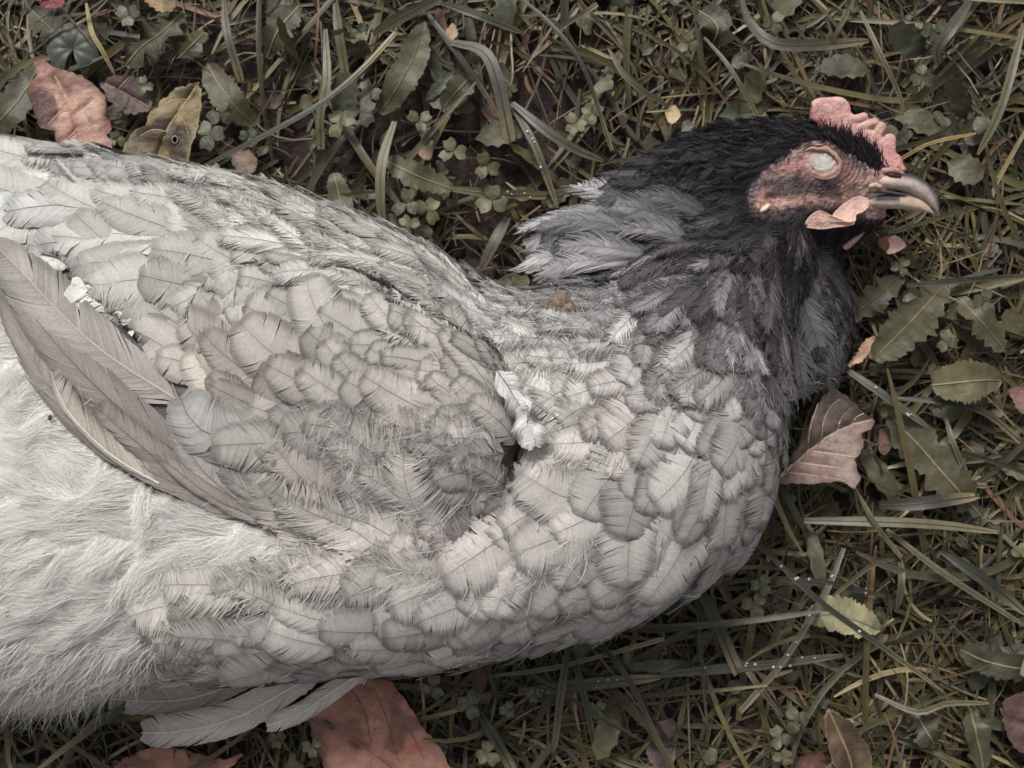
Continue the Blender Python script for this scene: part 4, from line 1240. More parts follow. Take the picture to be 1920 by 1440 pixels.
# sample feather roots all over the body, denser where feathers are small
cand = np.vstack([bv, wv_, hv[::6]])
dh = sd_hen(cand)
cand = cand[np.abs(dh) < .0016]
cand = cand[cand[:, 2] > .006]
cand = cand[rng.permutation(len(cand))]
cand = cand + rng.normal(0, .0007, cand.shape)
qc = to_px(cand)
keep = ~in_poly(qc, FACE) & ~in_poly(qc, FLUFF) & (qc[:, 0] < 1640)
PRIM = [(-20, 470), (90, 470), (210, 620), (340, 735), (420, 850), (520, 940), (545, 1000), (400, 960), (280, 915), (150, 835), (60, 705), (0, 560)]
keep &= ~in_poly(qc, PRIM)
keep &= (qc[:, 0] > -420)
keep &= sd_union(cand, GROOVE, .006) > -.0005
dn_q = qc + plumage(qc)[0] * (plumage(qc)[1] * .6)[:, None]
keep &= ~(in_poly(dn_q, FLUFF) & (qc[:, 0] < 560) & (qc[:, 1] < 1090))
up_q = qc - plumage(qc)[0] * (plumage(qc)[1] * .35)[:, None]
keep &= ~in_poly(up_q, FACE)
for fr_ in (.2, .45, .7, .85):
    keep &= ~in_poly(qc + plumage(qc)[0] * (plumage(qc)[1] * fr_)[:, None], [(-20, 480), (80, 480), (200, 620), (335, 740), (345, 800), (420, 900), (400, 950), (280, 905), (150, 825), (60, 695), (0, 560)])
for fr_ in (.25, .5, .65):
    keep &= ~(in_poly(qc + plumage(qc)[0] * (plumage(qc)[1] * fr_)[:, None], FACE) & (qc[:, 0] > 1450))
cand, qc = cand[keep], qc[keep]
cd, cL, cW, cC, cLace, cLoose = plumage(qc)
rad = (.80 * cW) * mpp(cand[:, 2])
sel = []
cellsz = .010
from collections import defaultdict
cells = defaultdict(list)
for i in range(len(cand)):
    p = cand[i]; r = rad[i]; k = int(math.ceil(r / cellsz))
    ci = tuple((p // cellsz).astype(int)); ok = True
    for dx in range(-k, k + 1):
        for dy in range(-k, k + 1):
            for dz in range(-k, k + 1):
                for j in cells.get((ci[0] + dx, ci[1] + dy, ci[2] + dz), ()):
                    if ((cand[j] - p) ** 2).sum() < r * r: ok = False; break
                if not ok: break
            if not ok: break
        if not ok: break
    if ok:
        cells[ci].append(i); sel.append(i)
sel = np.array(sel)
print('feather roots', len(sel))
fb, fq, fd, fL, fW, fC, fLa, fLo = cand[sel], qc[sel], cd[sel], cL[sel], cW[sel], cC[sel], cLace[sel], cLoose[sel]
NF = len(sel)
# feathers start upstream of the sampled root so that tips fall around it
ja = rng.normal(0, 1, NF) * np.where((fC.mean(1) < 60) | (fL > 185), .12, .20)
fd = np.stack([fd[:, 0] * np.cos(ja) - fd[:, 1] * np.sin(ja), fd[:, 0] * np.sin(ja) + fd[:, 1] * np.cos(ja)], -1)
scl = mpp(fb[:, 2]) * rng.uniform(.85, 1.15, NF)
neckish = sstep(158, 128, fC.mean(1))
bright = np.exp(rng.normal(0, 1, (NF, 1)) * (.13 + .30 * neckish)[:, None])
fW = np.minimum(fW * .98 * np.exp(rng.normal(0, .16, NF)), 58); fL = np.minimum(fL * 1.04 * np.exp(rng.normal(0, .13, NF)), 300)
colF = lin(fC) * bright * np.array([1.015, .995, .975]) * (1 + .15 * neckish[:, None])
seen = to_px(fb)
def upstream(b, d, s):
    return b - np.stack([d[:, 0], -d[:, 1], np.zeros(len(d))], -1) * s[:, None]
fb2 = upstream(fb, fd, fL * scl * .35)
cls = np.where(fL < 85, 0, np.where(fL < 165, 1, 2))
NB = {0: 12, 1: 30, 2: 44}
small_V, small_F, small_C = [], [], []
visible = (fq[:, 0] > -20) & (fq[:, 0] < 1700) & (fq[:, 1] < 1330) & (fb[:, 2] > .03)
big_rank = np.argsort(-(fL * fW * visible))
individual = np.zeros(NF, bool); individual[big_rank[:300]] = True
WINGP = [(330, 560), (420, 520), (620, 540), (820, 600), (960, 690), (985, 820), (940, 960), (860, 990), (640, 900), (560, 880), (400, 760)]
on_wing = in_poly(fq, WINGP) & (fb[:, 2] > .07)
voff = 0
for k in (0, 1, 2, 3, 4):
    lsf = fLo > .48
    ix = np.where(cls == 0)[0] if k == 0 else np.where((cls == (k - 1) % 2 + 1) & (lsf == (k > 2)))[0]
    if not len(ix): continue
    Q = march(fb2[ix], fd[ix], fL[ix] * scl[ix], rng.normal(0, .38, len(ix)), np.clip((fLo[ix] - .25) * 1.1, .10, .65))
    Wm = fW[ix] * scl[ix]
    lift1 = .0008 + .095 * fL[ix] * scl[ix] * np.exp(rng.normal(0, .38, len(ix)))
    lift1 = np.minimum(lift1, .0068)
    V, F, C = feathers(Q, Wm * rng.uniform(.85, 1.1, len(ix)), Wm * rng.uniform(.85, 1.1, len(ix)), colF[ix], np.minimum(fLa[ix] * 1.08, .55), np.clip(fLo[ix] * .92 + rng.normal(0, .07, len(ix)), .05, 1), (16, 64, 80, 84, 100)[k],
                       np.full(len(ix), .0004), lift1, np.where(k == 0, .00006, .00015) * np.ones(len(ix)), colF[ix] * .32,
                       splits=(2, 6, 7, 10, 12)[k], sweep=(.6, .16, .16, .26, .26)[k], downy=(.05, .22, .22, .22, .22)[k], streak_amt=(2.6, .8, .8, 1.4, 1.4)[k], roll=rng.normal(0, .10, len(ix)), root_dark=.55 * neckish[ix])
    for n, i in enumerate(ix):
        if individual[i]:
            nm = 'wing_covert' if on_wing[i] else ('hackle_feather' if fC[i].mean() < 150 else ('back_feather' if fq[i, 1] < 620 and fq[i, 0] < 1060 else 'breast_feather' if fq[i, 0] > 900 else 'flank_feather'))
            mesh_obj(nm, V[n], F, M_feather, wing if on_wing[i] else hen, C[n])
        else:
            small_V.append(V[n]); small_F.append(F + voff); small_C.append(C[n]); voff += V.shape[1]
o = mesh_obj('small_feathers', np.vstack(small_V), np.vstack(small_F), M_feather, hen, np.vstack(small_C))
o['kind'] = 'stuff'

# --- flight feathers set one by one: path tip -> root in the photo
def trace(px, py, zstart=.14):
    """where the sight line through a photo pixel meets the hen"""
    o = np.array([0, 0, D]); n = len(px)
    tgt = at(px, py, np.zeros(n)); dv = nrm(tgt - o)
    s = np.full(n, D - zstart)
    for _ in range(60):
        s = s + np.clip(sd_grad(o + dv * s[:, None])[0], -.01, .02) * .8
    return o + dv * s[:, None]
HERO = [
    ([(300, 850), (400, 925), (520, 985), (660, 1030)], 15, 20, (148, 138, 131), (120, 106, 97), .0010, .0050, .12, 1, .00038),
    ([(420, 880), (520, 945), (620, 990), (730, 1030)], 20, 24, (160, 152, 146), (128, 116, 108), .0012, .0048, .2, 1, .00034),
    # tip..root path, half widths (left / right looking from root to tip), colour, rachis, lift root, lift tip, loose, on body
    ([(10, 475), (110, 583), (205, 668), (350, 760)], 50, 44, (152, 144, 137), (172, 161, 148), .0012, .0085, .12, 1, .00055),
    ([(12, 540), (70, 680), (170, 805), (300, 890), (540, 990)], 26, 40, (140, 129, 121), (128, 114, 104), .0012, .0050, .1, 1, .00045),
    ([(40, 560), (150, 690), (270, 800), (420, 905)], 40, 40, (132, 121, 114), (112, 98, 90), .0010, .0062, .15, 1, .00045),
    ([(110, 702), (134, 765), (172, 815), (225, 862), (300, 905)], 8, 30, (170, 158, 145), (206, 198, 186), .0024, .0075, .3, 1, .00040),
    ([(185, 760), (240, 810), (310, 868), (400, 930)], 24, 30, (144, 132, 123), (118, 103, 92), .0010, .0052, .2, 1, .00040),
    ([(342, 800), (372, 860), (430, 920), (530, 985)], 30, 44, (166, 157, 149), (136, 122, 111), .0012, .0056, .2, 1, .00040),
    ([(348, 745), (380, 800), (465, 828), (600, 836)], 48, 62, (164, 161, 156), (72, 70, 70), .0012, .0075, .12, 1, .00028),
    ([(90, 500), (170, 600), (270, 690), (380, 770)], 36, 30, (104, 98, 95), (84, 78, 75), .0006, .0030, .1, 1, .00040),
    ([(25, 412), (120, 398), (230, 418), (380, 420)], 46, 50, (184, 183, 179), (92, 90, 90), .0014, .0070, .1, 1, .00028),
    ([(80, 470), (170, 446), (270, 448), (390, 440)], 46, 48, (182, 181, 177), (96, 94, 94), .0010, .0058, .12, 1, .00028),
    ([(170, 560), (250, 520), (330, 500), (430, 500)], 40, 46, (178, 177, 173), (96, 94, 94), .0010, .0055, .15, 1, .00026),
    ([(75, 300), (30, 340), (-20, 420)][::-1], 34, 36, (186, 187, 183), (150, 148, 146), .0012, .0060, .3, 1, .00030),
    ([(1006, 838), (992, 800), (972, 750), (930, 685)], 30, 34, (194, 191, 186), (84, 80, 78), .0006, .0012, .35, 0, .00026),
    ([(112, 325), (150, 358), (200, 385)], 9, 9, (178, 178, 174), (184, 182, 176), .003, .0075, .9, 1, .00030),
]
for hp, wl_, wr_, c, rc, l0, l1, lo, onb, rwid in HERO:
    pp = catmull(hp, KR)[::-1]
    Q = trace(pp[:, 0], pp[:, 1])
    if not onb:
        Q = at(pp[:, 0], pp[:, 1], np.linspace(.1045, .1075, KR))
    s = float(mpp(.09))
    V, F, C = feathers(Q[None], np.array([wr_ * s]), np.array([wl_ * s]), (lin(c).mean() + (lin(c) - lin(c).mean()) * .62)[None], np.array([.38]), np.array([lo]), 110,
                       np.array([l0]), np.array([l1]), np.array([rwid]), lin(rc)[None], splits=9, wide=.62, sweep=.22, downy=.05, streak_amt=2.0, blunt=3.4)
    mesh_obj('flight_feather', V[0], F, M_feather, wing, C[0])
HACKLE = [
    # tip .. root, half width, colour, height of the tip
    ([(1132, 322), (1200, 322), (1290, 345), (1360, 370)], 15, (70, 69, 73), .030),
    ([(1150, 296), (1220, 300), (1300, 322), (1370, 345)], 13, (52, 51, 55), .034),
    ([(1120, 345), (1180, 345), (1260, 362), (1330, 392)], 20, (92, 91, 95), .030),
    ([(1200, 278), (1270, 282), (1340, 298), (1400, 312)], 11, (46, 45, 50), .036),
    ([(1063, 346), (1115, 349), (1172, 370), (1250, 400)], 27, (150, 149, 150), .022),
    ([(1085, 392), (1150, 384), (1220, 396), (1300, 425)], 24, (112, 111, 114), .030),
    ([(968, 428), (1035, 405), (1110, 402), (1200, 428)], 22, (146, 145, 147), .020),
    ([(1010, 418), (1080, 410), (1150, 420), (1240, 450)], 24, (104, 103, 106), .030),
    ([(980, 460), (1045, 438), (1120, 444), (1205, 462)], 25, (142, 141, 143), .022),
    ([(1030, 470), (1100, 458), (1170, 466), (1250, 480)], 26, (120, 118, 121), .034),
    ([(952, 503), (1015, 482), (1085, 484), (1175, 492)], 23, (152, 151, 152), .022),
    ([(1005, 512), (1075, 488), (1145, 484), (1230, 492)], 30, (136, 134, 136), .034),
    ([(1055, 545), (1105, 516), (1165, 504), (1240, 505)], 26, (116, 114, 117), .040),
    ([(1180, 372), (1235, 366), (1290, 385), (1340, 410)], 18, (84, 82, 86), .044),
    ([(1150, 430), (1210, 425), (1270, 440), (1330, 465)], 24, (100, 98, 101), .046),
    ([(1182, 585), (1198, 555), (1222, 522), (1260, 490)], 26, (142, 140, 142), .056),
    ([(1240, 590), (1262, 560), (1290, 538), (1330, 510)], 28, (132, 130, 132), .060),
    ([(1120, 582), (1150, 560), (1185, 535), (1230, 505)], 22, (140, 139, 141), .048),
    ([(1300, 600), (1322, 560), (1345, 525), (1370, 490)], 24, (108, 105, 108), .062),
    ([(1612, 560), (1580, 520), (1545, 485), (1520, 455)], 24, (78, 75, 79), .018),
    ([(1608, 632), (1585, 580), (1555, 530), (1525, 485)], 27, (92, 89, 93), .020),
    ([(1590, 690), (1568, 630), (1540, 565), (1512, 505)], 28, (104, 101, 105), .022),
    ([(1555, 738), (1540, 670), (1520, 600), (1500, 530)], 30, (124, 121, 124), .024),
    ([(1508, 752), (1502, 690), (1494, 620), (1484, 550)], 26, (132, 129, 132), .026),
    ([(1618, 600), (1590, 550), (1558, 508), (1530, 470)], 20, (66, 63, 67), .026),
    ([(1476, 690), (1474, 630), (1468, 570), (1458, 510)], 24, (112, 109, 112), .040),
    ([(1430, 640), (1432, 590), (1432, 540), (1432, 480)], 24, (98, 95, 98), .056),
]
for hp, wd_, c, zt in HACKLE:
    pp = catmull(hp, KR)[::-1]
    zr = trace(pp[:1, 0], pp[:1, 1])[0, 2]
    if zr < .01: zr = zt + .008
    k = np.linspace(0, 1, KR)
    Q = at(pp[:, 0], pp[:, 1], zr + (zt - zr) * k ** 1.2 + .003 * np.sin(np.pi * k))
    s = float(mpp(.03)) * 1.25
    V, F, C = feathers(Q[None], np.array([wd_ * s * rng.uniform(.85, 1.1)]), np.array([wd_ * s * rng.uniform(.85, 1.1)]), lin(c)[None] * rng.uniform(.9, 1.35), np.array([.15]), np.array([.72]), 90,
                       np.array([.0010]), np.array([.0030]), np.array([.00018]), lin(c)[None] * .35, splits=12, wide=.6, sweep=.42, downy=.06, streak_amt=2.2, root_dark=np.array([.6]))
    mesh_obj('hackle_feather', V[0], F, M_feather, hen, C[0])
LOWER = [
    ([(202, 1309), (300, 1314), (375, 1305), (450, 1276), (520, 1250)], 26, 54, (172, 161, 155), .028, .016),
    ([(266, 1373), (337, 1370), (431, 1350), (499, 1316), (560, 1280), (620, 1250)], 30, 34, (184, 171, 164), .036, .030),
    ([(360, 1352), (430, 1338), (520, 1294), (600, 1255)], 14, 18, (140, 128, 122), .026, .015),
    ([(500, 1360), (562, 1337), (607, 1307), (650, 1278), (700, 1250)], 19, 19, (184, 172, 164), .040, .034),
    ([(430, 1258), (520, 1270), (600, 1268), (680, 1250)], 12, 14, (150, 143, 140), .042, .032),
]
for hp, wl_, wr_, c, zr, zt in LOWER:
    pp = catmull(hp, KR)[::-1]
    zz = np.linspace(zr, zt, KR)
    Q = at(pp[:, 0], pp[:, 1], zz)
    s = float(mpp(.02))
    V, F, C = feathers(Q[None], np.array([wr_ * s]), np.array([wl_ * s]), (lin(c).mean() + (lin(c) - lin(c).mean()) * .62)[None], np.array([.3]), np.array([.14]), 110,
                       np.array([.0003]), np.array([.0009]), np.array([.0006]), lin([206, 202, 194])[None], conform=False, nup=np.array([0, 0, 1.0]), splits=10, wide=.66, sweep=.22, downy=.05, cup=.05, streak_amt=2.0, blunt=5.0)
    fo = mesh_obj('flight_feather', V[0], F, M_feather, hen, C[0])
    fo['label'] = 'flight feather of the far wing poking out under the belly'

# --- down and loose barbs
def strands(base, dirpx, L, wid, col, lift, curl, K=5, wob=.25, pull=.35, sag=0.0):
    N = len(base)
    d, g = sd_grad(base)
    p = base - d[:, None] * g
    w = np.stack([dirpx[:, 0], -dirpx[:, 1], np.zeros(N)], -1)
    t = nrm(w - (w * g).sum(-1, keepdims=True) * g) if pull else nrm(w + np.array([0, 0, .1]))
    Q = [p]
    for i in range(K - 1):
        lat = np.cross(g, t) if pull else np.stack([-t[:, 1], t[:, 0], 0 * t[:, 2]], -1)
        t = nrm(t + lat * (curl / (K - 1) + rng.normal(0, wob, N) / (K - 1))[:, None])
        p = p + t * (L / (K - 1))[:, None]
        dd, g = sd_grad(p)
        h = lift * math.sin(math.pi * .62 * (i + 1) / (K - 1))
        p = p + ((h - dd) * np.where(dd < h, 1.0, pull))[:, None] * g
        t = nrm(t - (.7 if pull else .15) * (t * g).sum(-1, keepdims=True) * g + np.array([0, 0, -sag]))
        Q.append(p)
    Q = np.stack(Q, 1)
    T = nrm(np.gradient(Q, axis=1))
    up = nrm(np.array([0, 0, 1.0]) + rng.normal(0, .35, (N, 1, 3)))
    lt = nrm(np.cross(T, np.broadcast_to(up, T.shape)))
    ww = wid[:, None] * (1 - .85 * np.linspace(0, 1, K) ** 1.5)[None] * .5
    V = np.stack([Q - lt * ww[..., None], Q + lt * ww[..., None]], 2)
    F = (grid_faces(K, 2)[None] + np.arange(N)[:, None, None] * K * 2).reshape(-1, 4)
    C = np.broadcast_to(col[:, None, None, :], V.shape)
    return V.reshape(-1, 3), F, C.reshape(-1, 3)

allc = np.vstack([bv, wv_])
allc = allc[(np.abs(sd_hen(allc)) < .002) & (allc[:, 2] > .008)]
qa = to_px(allc)
flz = allc[in_poly(qa, FLUFF) & (qa[:, 0] > -420)]
NS = 120000
b = flz[rng.integers(0, len(flz), NS)] + rng.normal(0, .0012, (NS, 3))
NT = 1300
tc_ = flz[rng.integers(0, len(flz), NT)] + rng.normal(0, .001, (NT, 3))
near_t = np.concatenate([np.argmin(((b[i:i + 4000, None] - tc_[None]) ** 2).sum(-1), 1) for i in range(0, NS, 4000)])
td, _, _, tC, _, _ = plumage(to_px(tc_))
ta = (vnoise(tc_, 60) - .5) * 2.0 + rng.normal(0, .42, NT)
td = np.stack([td[:, 0] * np.cos(ta) - td[:, 1] * np.sin(ta), td[:, 0] * np.sin(ta) + td[:, 1] * np.cos(ta)], -1)
tl_ = .009 + .010 * rng.random(NT); th_ = .0012 + .0042 * rng.random(NT) ** 1.5; tb_ = rng.uniform(.93, 1.08, NT)
qd = td[near_t]
na = rng.normal(0, .10, NS)
qd = np.stack([qd[:, 0] * np.cos(na) - qd[:, 1] * np.sin(na), qd[:, 0] * np.sin(na) + qd[:, 1] * np.cos(na)], -1)
cs = np.minimum(lin(tC[near_t]) * np.array([1.31, 1.32, 1.36]) * (tb_[near_t] * rng.uniform(.94, 1.08, NS))[:, None], .80)
KD_ = 5
v, f, c = strands(b, qd, tl_[near_t] * rng.uniform(.7, 1.1, NS), .00009 + .00011 * rng.random(NS), cs, th_[near_t] * rng.uniform(.5, 1.1, NS), rng.normal(0, .25, NS), K=KD_)
# strands of a tuft close up towards its tip
vv = v.reshape(NS, KD_, 2, 3)
off = b - tc_[near_t]
kk = (np.linspace(0, 1, KD_) ** 1.3 * .72)[None, :, None, None]
vv = vv - off[:, None, None, :] * np.array([1, 1, .2]) * kk
o = mesh_obj('belly_down', vv.reshape(-1, 3), f, M_down, hen, c); o['kind'] = 'stuff'; o['label'] = 'fluffy off white down of the belly'
# long wisps hanging over the lower left edge
edge = flz[(to_px(flz)[:, 1] > 1190) & (flz[:, 2] > .02)]
NE = 5000
b = edge[rng.integers(0, len(edge), NE)] + rng.normal(0, .001, (NE, 3))
na = rng.normal(0, .28, NE); base_d = np.array([-.72, .69])
qd = np.stack([base_d[0] * np.cos(na) - base_d[1] * np.sin(na), base_d[0] * np.sin(na) + base_d[1] * np.cos(na)], -1)
v, f, c = strands(b, qd, .008 + .016 * rng.random(NE) ** 1.8, .00012 + .00018 * rng.random(NE), lin([204, 199, 194]) * rng.uniform(.8, 1.1, (NE, 1)), .002 + .006 * rng.random(NE), rng.normal(0, .5, NE), K=6, pull=0.0, sag=.10)
o = mesh_obj('edge_down', v, f, M_down, hen, c); o['kind'] = 'stuff'

# loose downy barbs among the feathers
rest = allc[~in_poly(qa, FLUFF) & (qa[:, 0] > -400)]
NL = 5000
b = rest[rng.integers(0, len(rest), NL)] + rng.normal(0, .001, (NL, 3))
qd, qL, qW, qC, _, qLo = plumage(to_px(b))
kp = rng.random(NL) < (qLo ** 2 * .95 + .02) * (vnoise(b, 90) > .36)
b, qd, qC = b[kp], qd[kp], qC[kp]; n = len(b)
na = rng.normal(0, .55, n) + (vnoise(b, 150) - .5) * 2.2
qd = np.stack([qd[:, 0] * np.cos(na) - qd[:, 1] * np.sin(na), qd[:, 0] * np.sin(na) + qd[:, 1] * np.cos(na)], -1)
v, f, c = strands(b, qd, .006 + .010 * rng.random(n), .00012 + .00016 * rng.random(n), lin(qC) * rng.uniform(.8, 1.3, (n, 1)), .0028 + .003 * rng.random(n), rng.normal(0, 1.2, n))
bands = [([(560, 770), (660, 790), (760, 805), (860, 850), (900, 800)], 22, 240), ([(420, 330), (410, 400), (440, 430)], 22, 160), ([(640, 850), (740, 900), (820, 990), (880, 1050)], 22, 160),
         ([(850, 1010), (900, 1060), (960, 1080), (1080, 1010)], 20, 120), ([(700, 540), (820, 590), (930, 640), (1000, 660)], 16, 120), ([(1060, 620), (1110, 560), (1150, 600)], 24, 200), ([(540, 1010), (620, 1050), (720, 1080), (860, 1085)], 22, 160)]
bb = []
for pl, sg, cnt in bands:
    pq = catmull(pl, 60)[rng.integers(0, 60, cnt)] + rng.normal(0, sg, (cnt, 2))
    bb.append(trace(pq[:, 0], pq[:, 1]))
bb = np.vstack(bb); bb = bb[bb[:, 2] > .02]; n2 = len(bb)
qd2, _, _, qC2, _, _ = plumage(to_px(bb))
na2 = rng.normal(0, .7, n2) + (vnoise(bb, 180) - .5) * 3
qd2 = np.stack([qd2[:, 0] * np.cos(na2) - qd2[:, 1] * np.sin(na2), qd2[:, 0] * np.sin(na2) + qd2[:, 1] * np.cos(na2)], -1)
v2, f2, c2 = strands(bb, qd2, .006 + .011 * rng.random(n2), .00016 + .00018 * rng.random(n2), np.minimum(lin(qC2) * 1.15 * rng.uniform(.85, 1.15, (n2, 1)), .66), .0030 + .004 * rng.random(n2), (vnoise(bb, 240) - .5) * 4, K=7, wob=.4)
f = np.vstack([f, f2 + len(v)]); v = np.vstack([v, v2]); c = np.vstack([c, c2])
o = mesh_obj('loose_barbs', v, f, M_down, hen, c); o['kind'] = 'stuff'

# black bristles: crown, neck, throat and a thin scatter over the bare face
hb = hv[rng.integers(0, len(hv), 16000)]
hb = hb[np.abs(sd_hen(hb)) < .003]
hq_ = to_px(hb); inf = in_poly(hq_, FACE)
dark_face = np.maximum.reduce([np.exp(-(((hq_[:, 0] - x) / rx) ** 2 + ((hq_[:, 1] - y) / ry) ** 2)) for x, y, rx, ry in ((1478, 348, 70, 20), (1555, 350, 70, 16), (1600, 300, 30, 26), (1480, 398, 70, 10))])
rim_d = np.min(np.linalg.norm(hq_[:, None] - catmull(FACE + FACE[:1], 90)[None], axis=-1), 1)
kp = (~inf | (rng.random(len(hb)) < .05 + .5 * dark_face + .45 * np.exp(-(rim_d / 14) ** 2) * (hq_[:, 0] < 1620))) & ((hq_[:, 0] < 1632) | inf) & (hq_[:, 0] < 1640) & ((hq_[:, 0] < 1580) | (hq_[:, 1] > 405) | (rng.random(len(hb)) < .12))
pd_ = plumage(hq_)[0]
kp &= inf | ~(in_poly(hq_ + pd_ * 22, FACE) | in_poly(hq_ + pd_ * 36, FACE))
hb, hq_, inf = hb[kp], hq_[kp], inf[kp]; n = len(hb)
qd, qL, qW, qC, _, _ = plumage(hq_)
qd[inf] = np.array([-.95, .15]); qd[inf & (hq_[:, 1] > 335)] = np.array([-.9, .35])
na = rng.normal(0, .3, n)
qd = np.stack([qd[:, 0] * np.cos(na) - qd[:, 1] * np.sin(na), qd[:, 0] * np.sin(na) + qd[:, 1] * np.cos(na)], -1)
Ls = np.where(inf, .0014 + .0022 * rng.random(n), .004 + .005 * rng.random(n))
v, f, c = strands(hb, qd, Ls, np.where(inf, .00016, .0003) * np.ones(n), lin([38, 35, 39]) * rng.uniform(.5, 2.2, (n, 1)), np.where(inf, .0004, .0012), rng.normal(0, .3, n))
o = mesh_obj('bristles', v, f, M_down, hen, c); o['kind'] = 'stuff'; o['label'] = 'short black bristle feathers of the head'
# tuft standing up against the comb
tb = catmull([(1548, 236), (1590, 256), (1622, 278), (1645, 298)], 170)
tz = trace(tb[:, 0] + rng.normal(0, 6, 170), tb[:, 1] + 12 + rng.normal(0, 6, 170))
tz = np.repeat(tz, 3, 0) + rng.normal(0, .0009, (510, 3)); tz = tz[tz[:, 2] > .01]; n = len(tz)
na = rng.normal(0, .35, n); bd0 = np.array([-.25, -1.0])
qd = np.stack([bd0[0] * np.cos(na) - bd0[1] * np.sin(na), bd0[0] * np.sin(na) + bd0[1] * np.cos(na)], -1)
d_, g_ = sd_grad(tz)
p0 = tz; Kt = 4
dirw = nrm(np.stack([qd[:, 0], -qd[:, 1], .35 + .3 * rng.random(n)], -1))
Lt_ = .0035 + .0045 * rng.random(n)
Qt = p0[:, None] + dirw[:, None] * (np.linspace(0, 1, Kt)[None] * Lt_[:, None])[..., None]
Qt[..., 2] -= (np.linspace(0, 1, Kt) ** 2 * .0012)[None]
lt = nrm(np.cross(dirw, np.array([0, 0, 1.0])))[:, None] * ((.00032 * (1 - .85 * np.linspace(0, 1, Kt)))[None, :, None])
v = np.stack([Qt - lt, Qt + lt], 2).reshape(-1, 3)
o = mesh_obj('brow_tuft', v, (grid_faces(Kt, 2)[None] + np.arange(n)[:, None, None] * Kt * 2).reshape(-1, 4), M_down, hen, np.repeat(lin([34, 31, 34]) * rng.uniform(.6, 1.6, (n, 1)), Kt * 2, 0)); o['kind'] = 'stuff'

# --- comb
COMB_Z = .042
COMB = [((1540, 208), (1570, 206), 25), ((1556, 226), (1584, 232), 24), ((1585, 230), (1620, 219), 8.5), ((1612, 240), (1640, 229), 8.5), ((1640, 262), (1652, 238), 10), ((1668, 284), (1668, 262), 12),
        ((1598, 243), (1640, 260), 13), ((1580, 246), (1650, 284), 25), ((1645, 284), (1676, 304), 17), ((1682, 306), (1693, 317), 6.5), ((1610, 280), (1660, 312), 18)]
def sd_comb(p):
    q = to_px(p); s = mpp(COMB_Z)
    d = None
    for a, b, r in COMB:
        a = np.array(a, float); b = np.array(b, float); ab = b - a
        t = np.clip(((q - a) @ ab) / (ab @ ab), 0, 1)
        dd = (np.linalg.norm(q - a - t[..., None] * ab, axis=-1) - r) * s
        d = dd if d is None else smin(d, dd, .0006)
    zc = COMB_Z + .0035 * (vnoise(p * np.array([1, 1, 0]), 55) - .5) - (q[..., 1] - 270) * 2.0e-5
    th = .0017 + .0004 * (vnoise(p, 380) - .5) + .0003 * (vnoise(p, 800) - .5)
    return np.hypot(np.maximum(d + th, 0), p[..., 2] - zc) - th
lo_ = at(1505, 335, .03); hi_ = at(1710, 170, .03)
cv_, cf_ = surface_nets(sd_comb, (lo_[0], lo_[1], .032), (hi_[0], hi_[1], .053), .0005)
cq = to_px(cv_)
ccl = lin([182, 142, 136]) * (1 + .28 * (vnoise(cv_, 350)[:, None] - .5)) * np.array([1, 1, 1])
ccl = ccl + (lin([200, 162, 152]) - ccl) * (sstep(.55, .8, vnoise(cv_, 600))[:, None] * .5)
ccl = ccl + (lin([164, 108, 104]) - ccl) * (np.exp(-((cq[:, 1] - 262 - (cq[:, 0] - 1600) * .55) / 26) ** 2)[:, None] * .55)
comb = mesh_obj('comb', cv_, cf_, M_comb, hen, ccl); comb['label'] = 'pink saw toothed comb'

# --- wattles (pancakes that fold over each other)
def s4(x, y): return (1380 + x / 4.8, 180 + y / 4.8)
def flap(outline, zs, th):
    """thin fleshy flap: outline in photo pixels with a height at each corner, rounded margin"""
    o3 = np.array([(*s4(x, y), z) for (x, y), z in zip(outline, zs)])
    n = 72; R = 12
    pc = catmull(np.vstack([o3, o3[:1]]), n + 1)[:-1]
    cen = pc.mean(0)
    a = np.linspace(0, 1, R)
    top, bot = [], []
    for r in a:
        f = np.sin(r * math.pi / 2)
        g = cen + (pc - cen) * f
        h = th * math.cos(r * math.pi / 2) ** .5 if r < 1 else 0
        P = at(g[:, 0], g[:, 1], g[:, 2]); w = .0009 * (vnoise(P, 160) - .5)
        P[:, 2] += h + w + .0010 * f ** 6; top.append(P)
        P2 = at(g[:, 0], g[:, 1], g[:, 2]); P2[:, 2] += -h + w + .0010 * f ** 6; bot.append(P2)
    V = np.vstack([np.array(top).reshape(-1, 3), np.array(bot).reshape(-1, 3)])
    F = grid_faces(R, n, wrap=True)
    return V, np.vstack([F[:, ::-1], F + R * n])
near = [flap([(1185, 925), (1100, 905), (1010, 940), (930, 1000), (862, 1082), (930, 1120), (1010, 1150), (1068, 1130), (1078, 1075), (1150, 1040), (1195, 985)], [.0485, .0492, .0498, .0502, .0505, .0512, .0520, .0516, .0505, .0495, .0488], .0015),
        flap([(595, 1186), (640, 1105), (700, 1050), (750, 1034), (800, 1052), (880, 1090), (960, 1122), (1020, 1142), (1060, 1128), (1056, 1158), (1000, 1176), (900, 1186), (780, 1204), (680, 1198)], [.0500, .0515, .0522, .0528, .0530, .0534, .0538, .0540, .0530, .0525, .0520, .0515, .0508, .0502], .0014)]
far = [flap([(935, 1340), (980, 1385), (1030, 1360), (1100, 1290), (1150, 1225), (1110, 1200), (1030, 1260)], [.033, .033, .0335, .034, .0345, .035, .0345], .0010)]
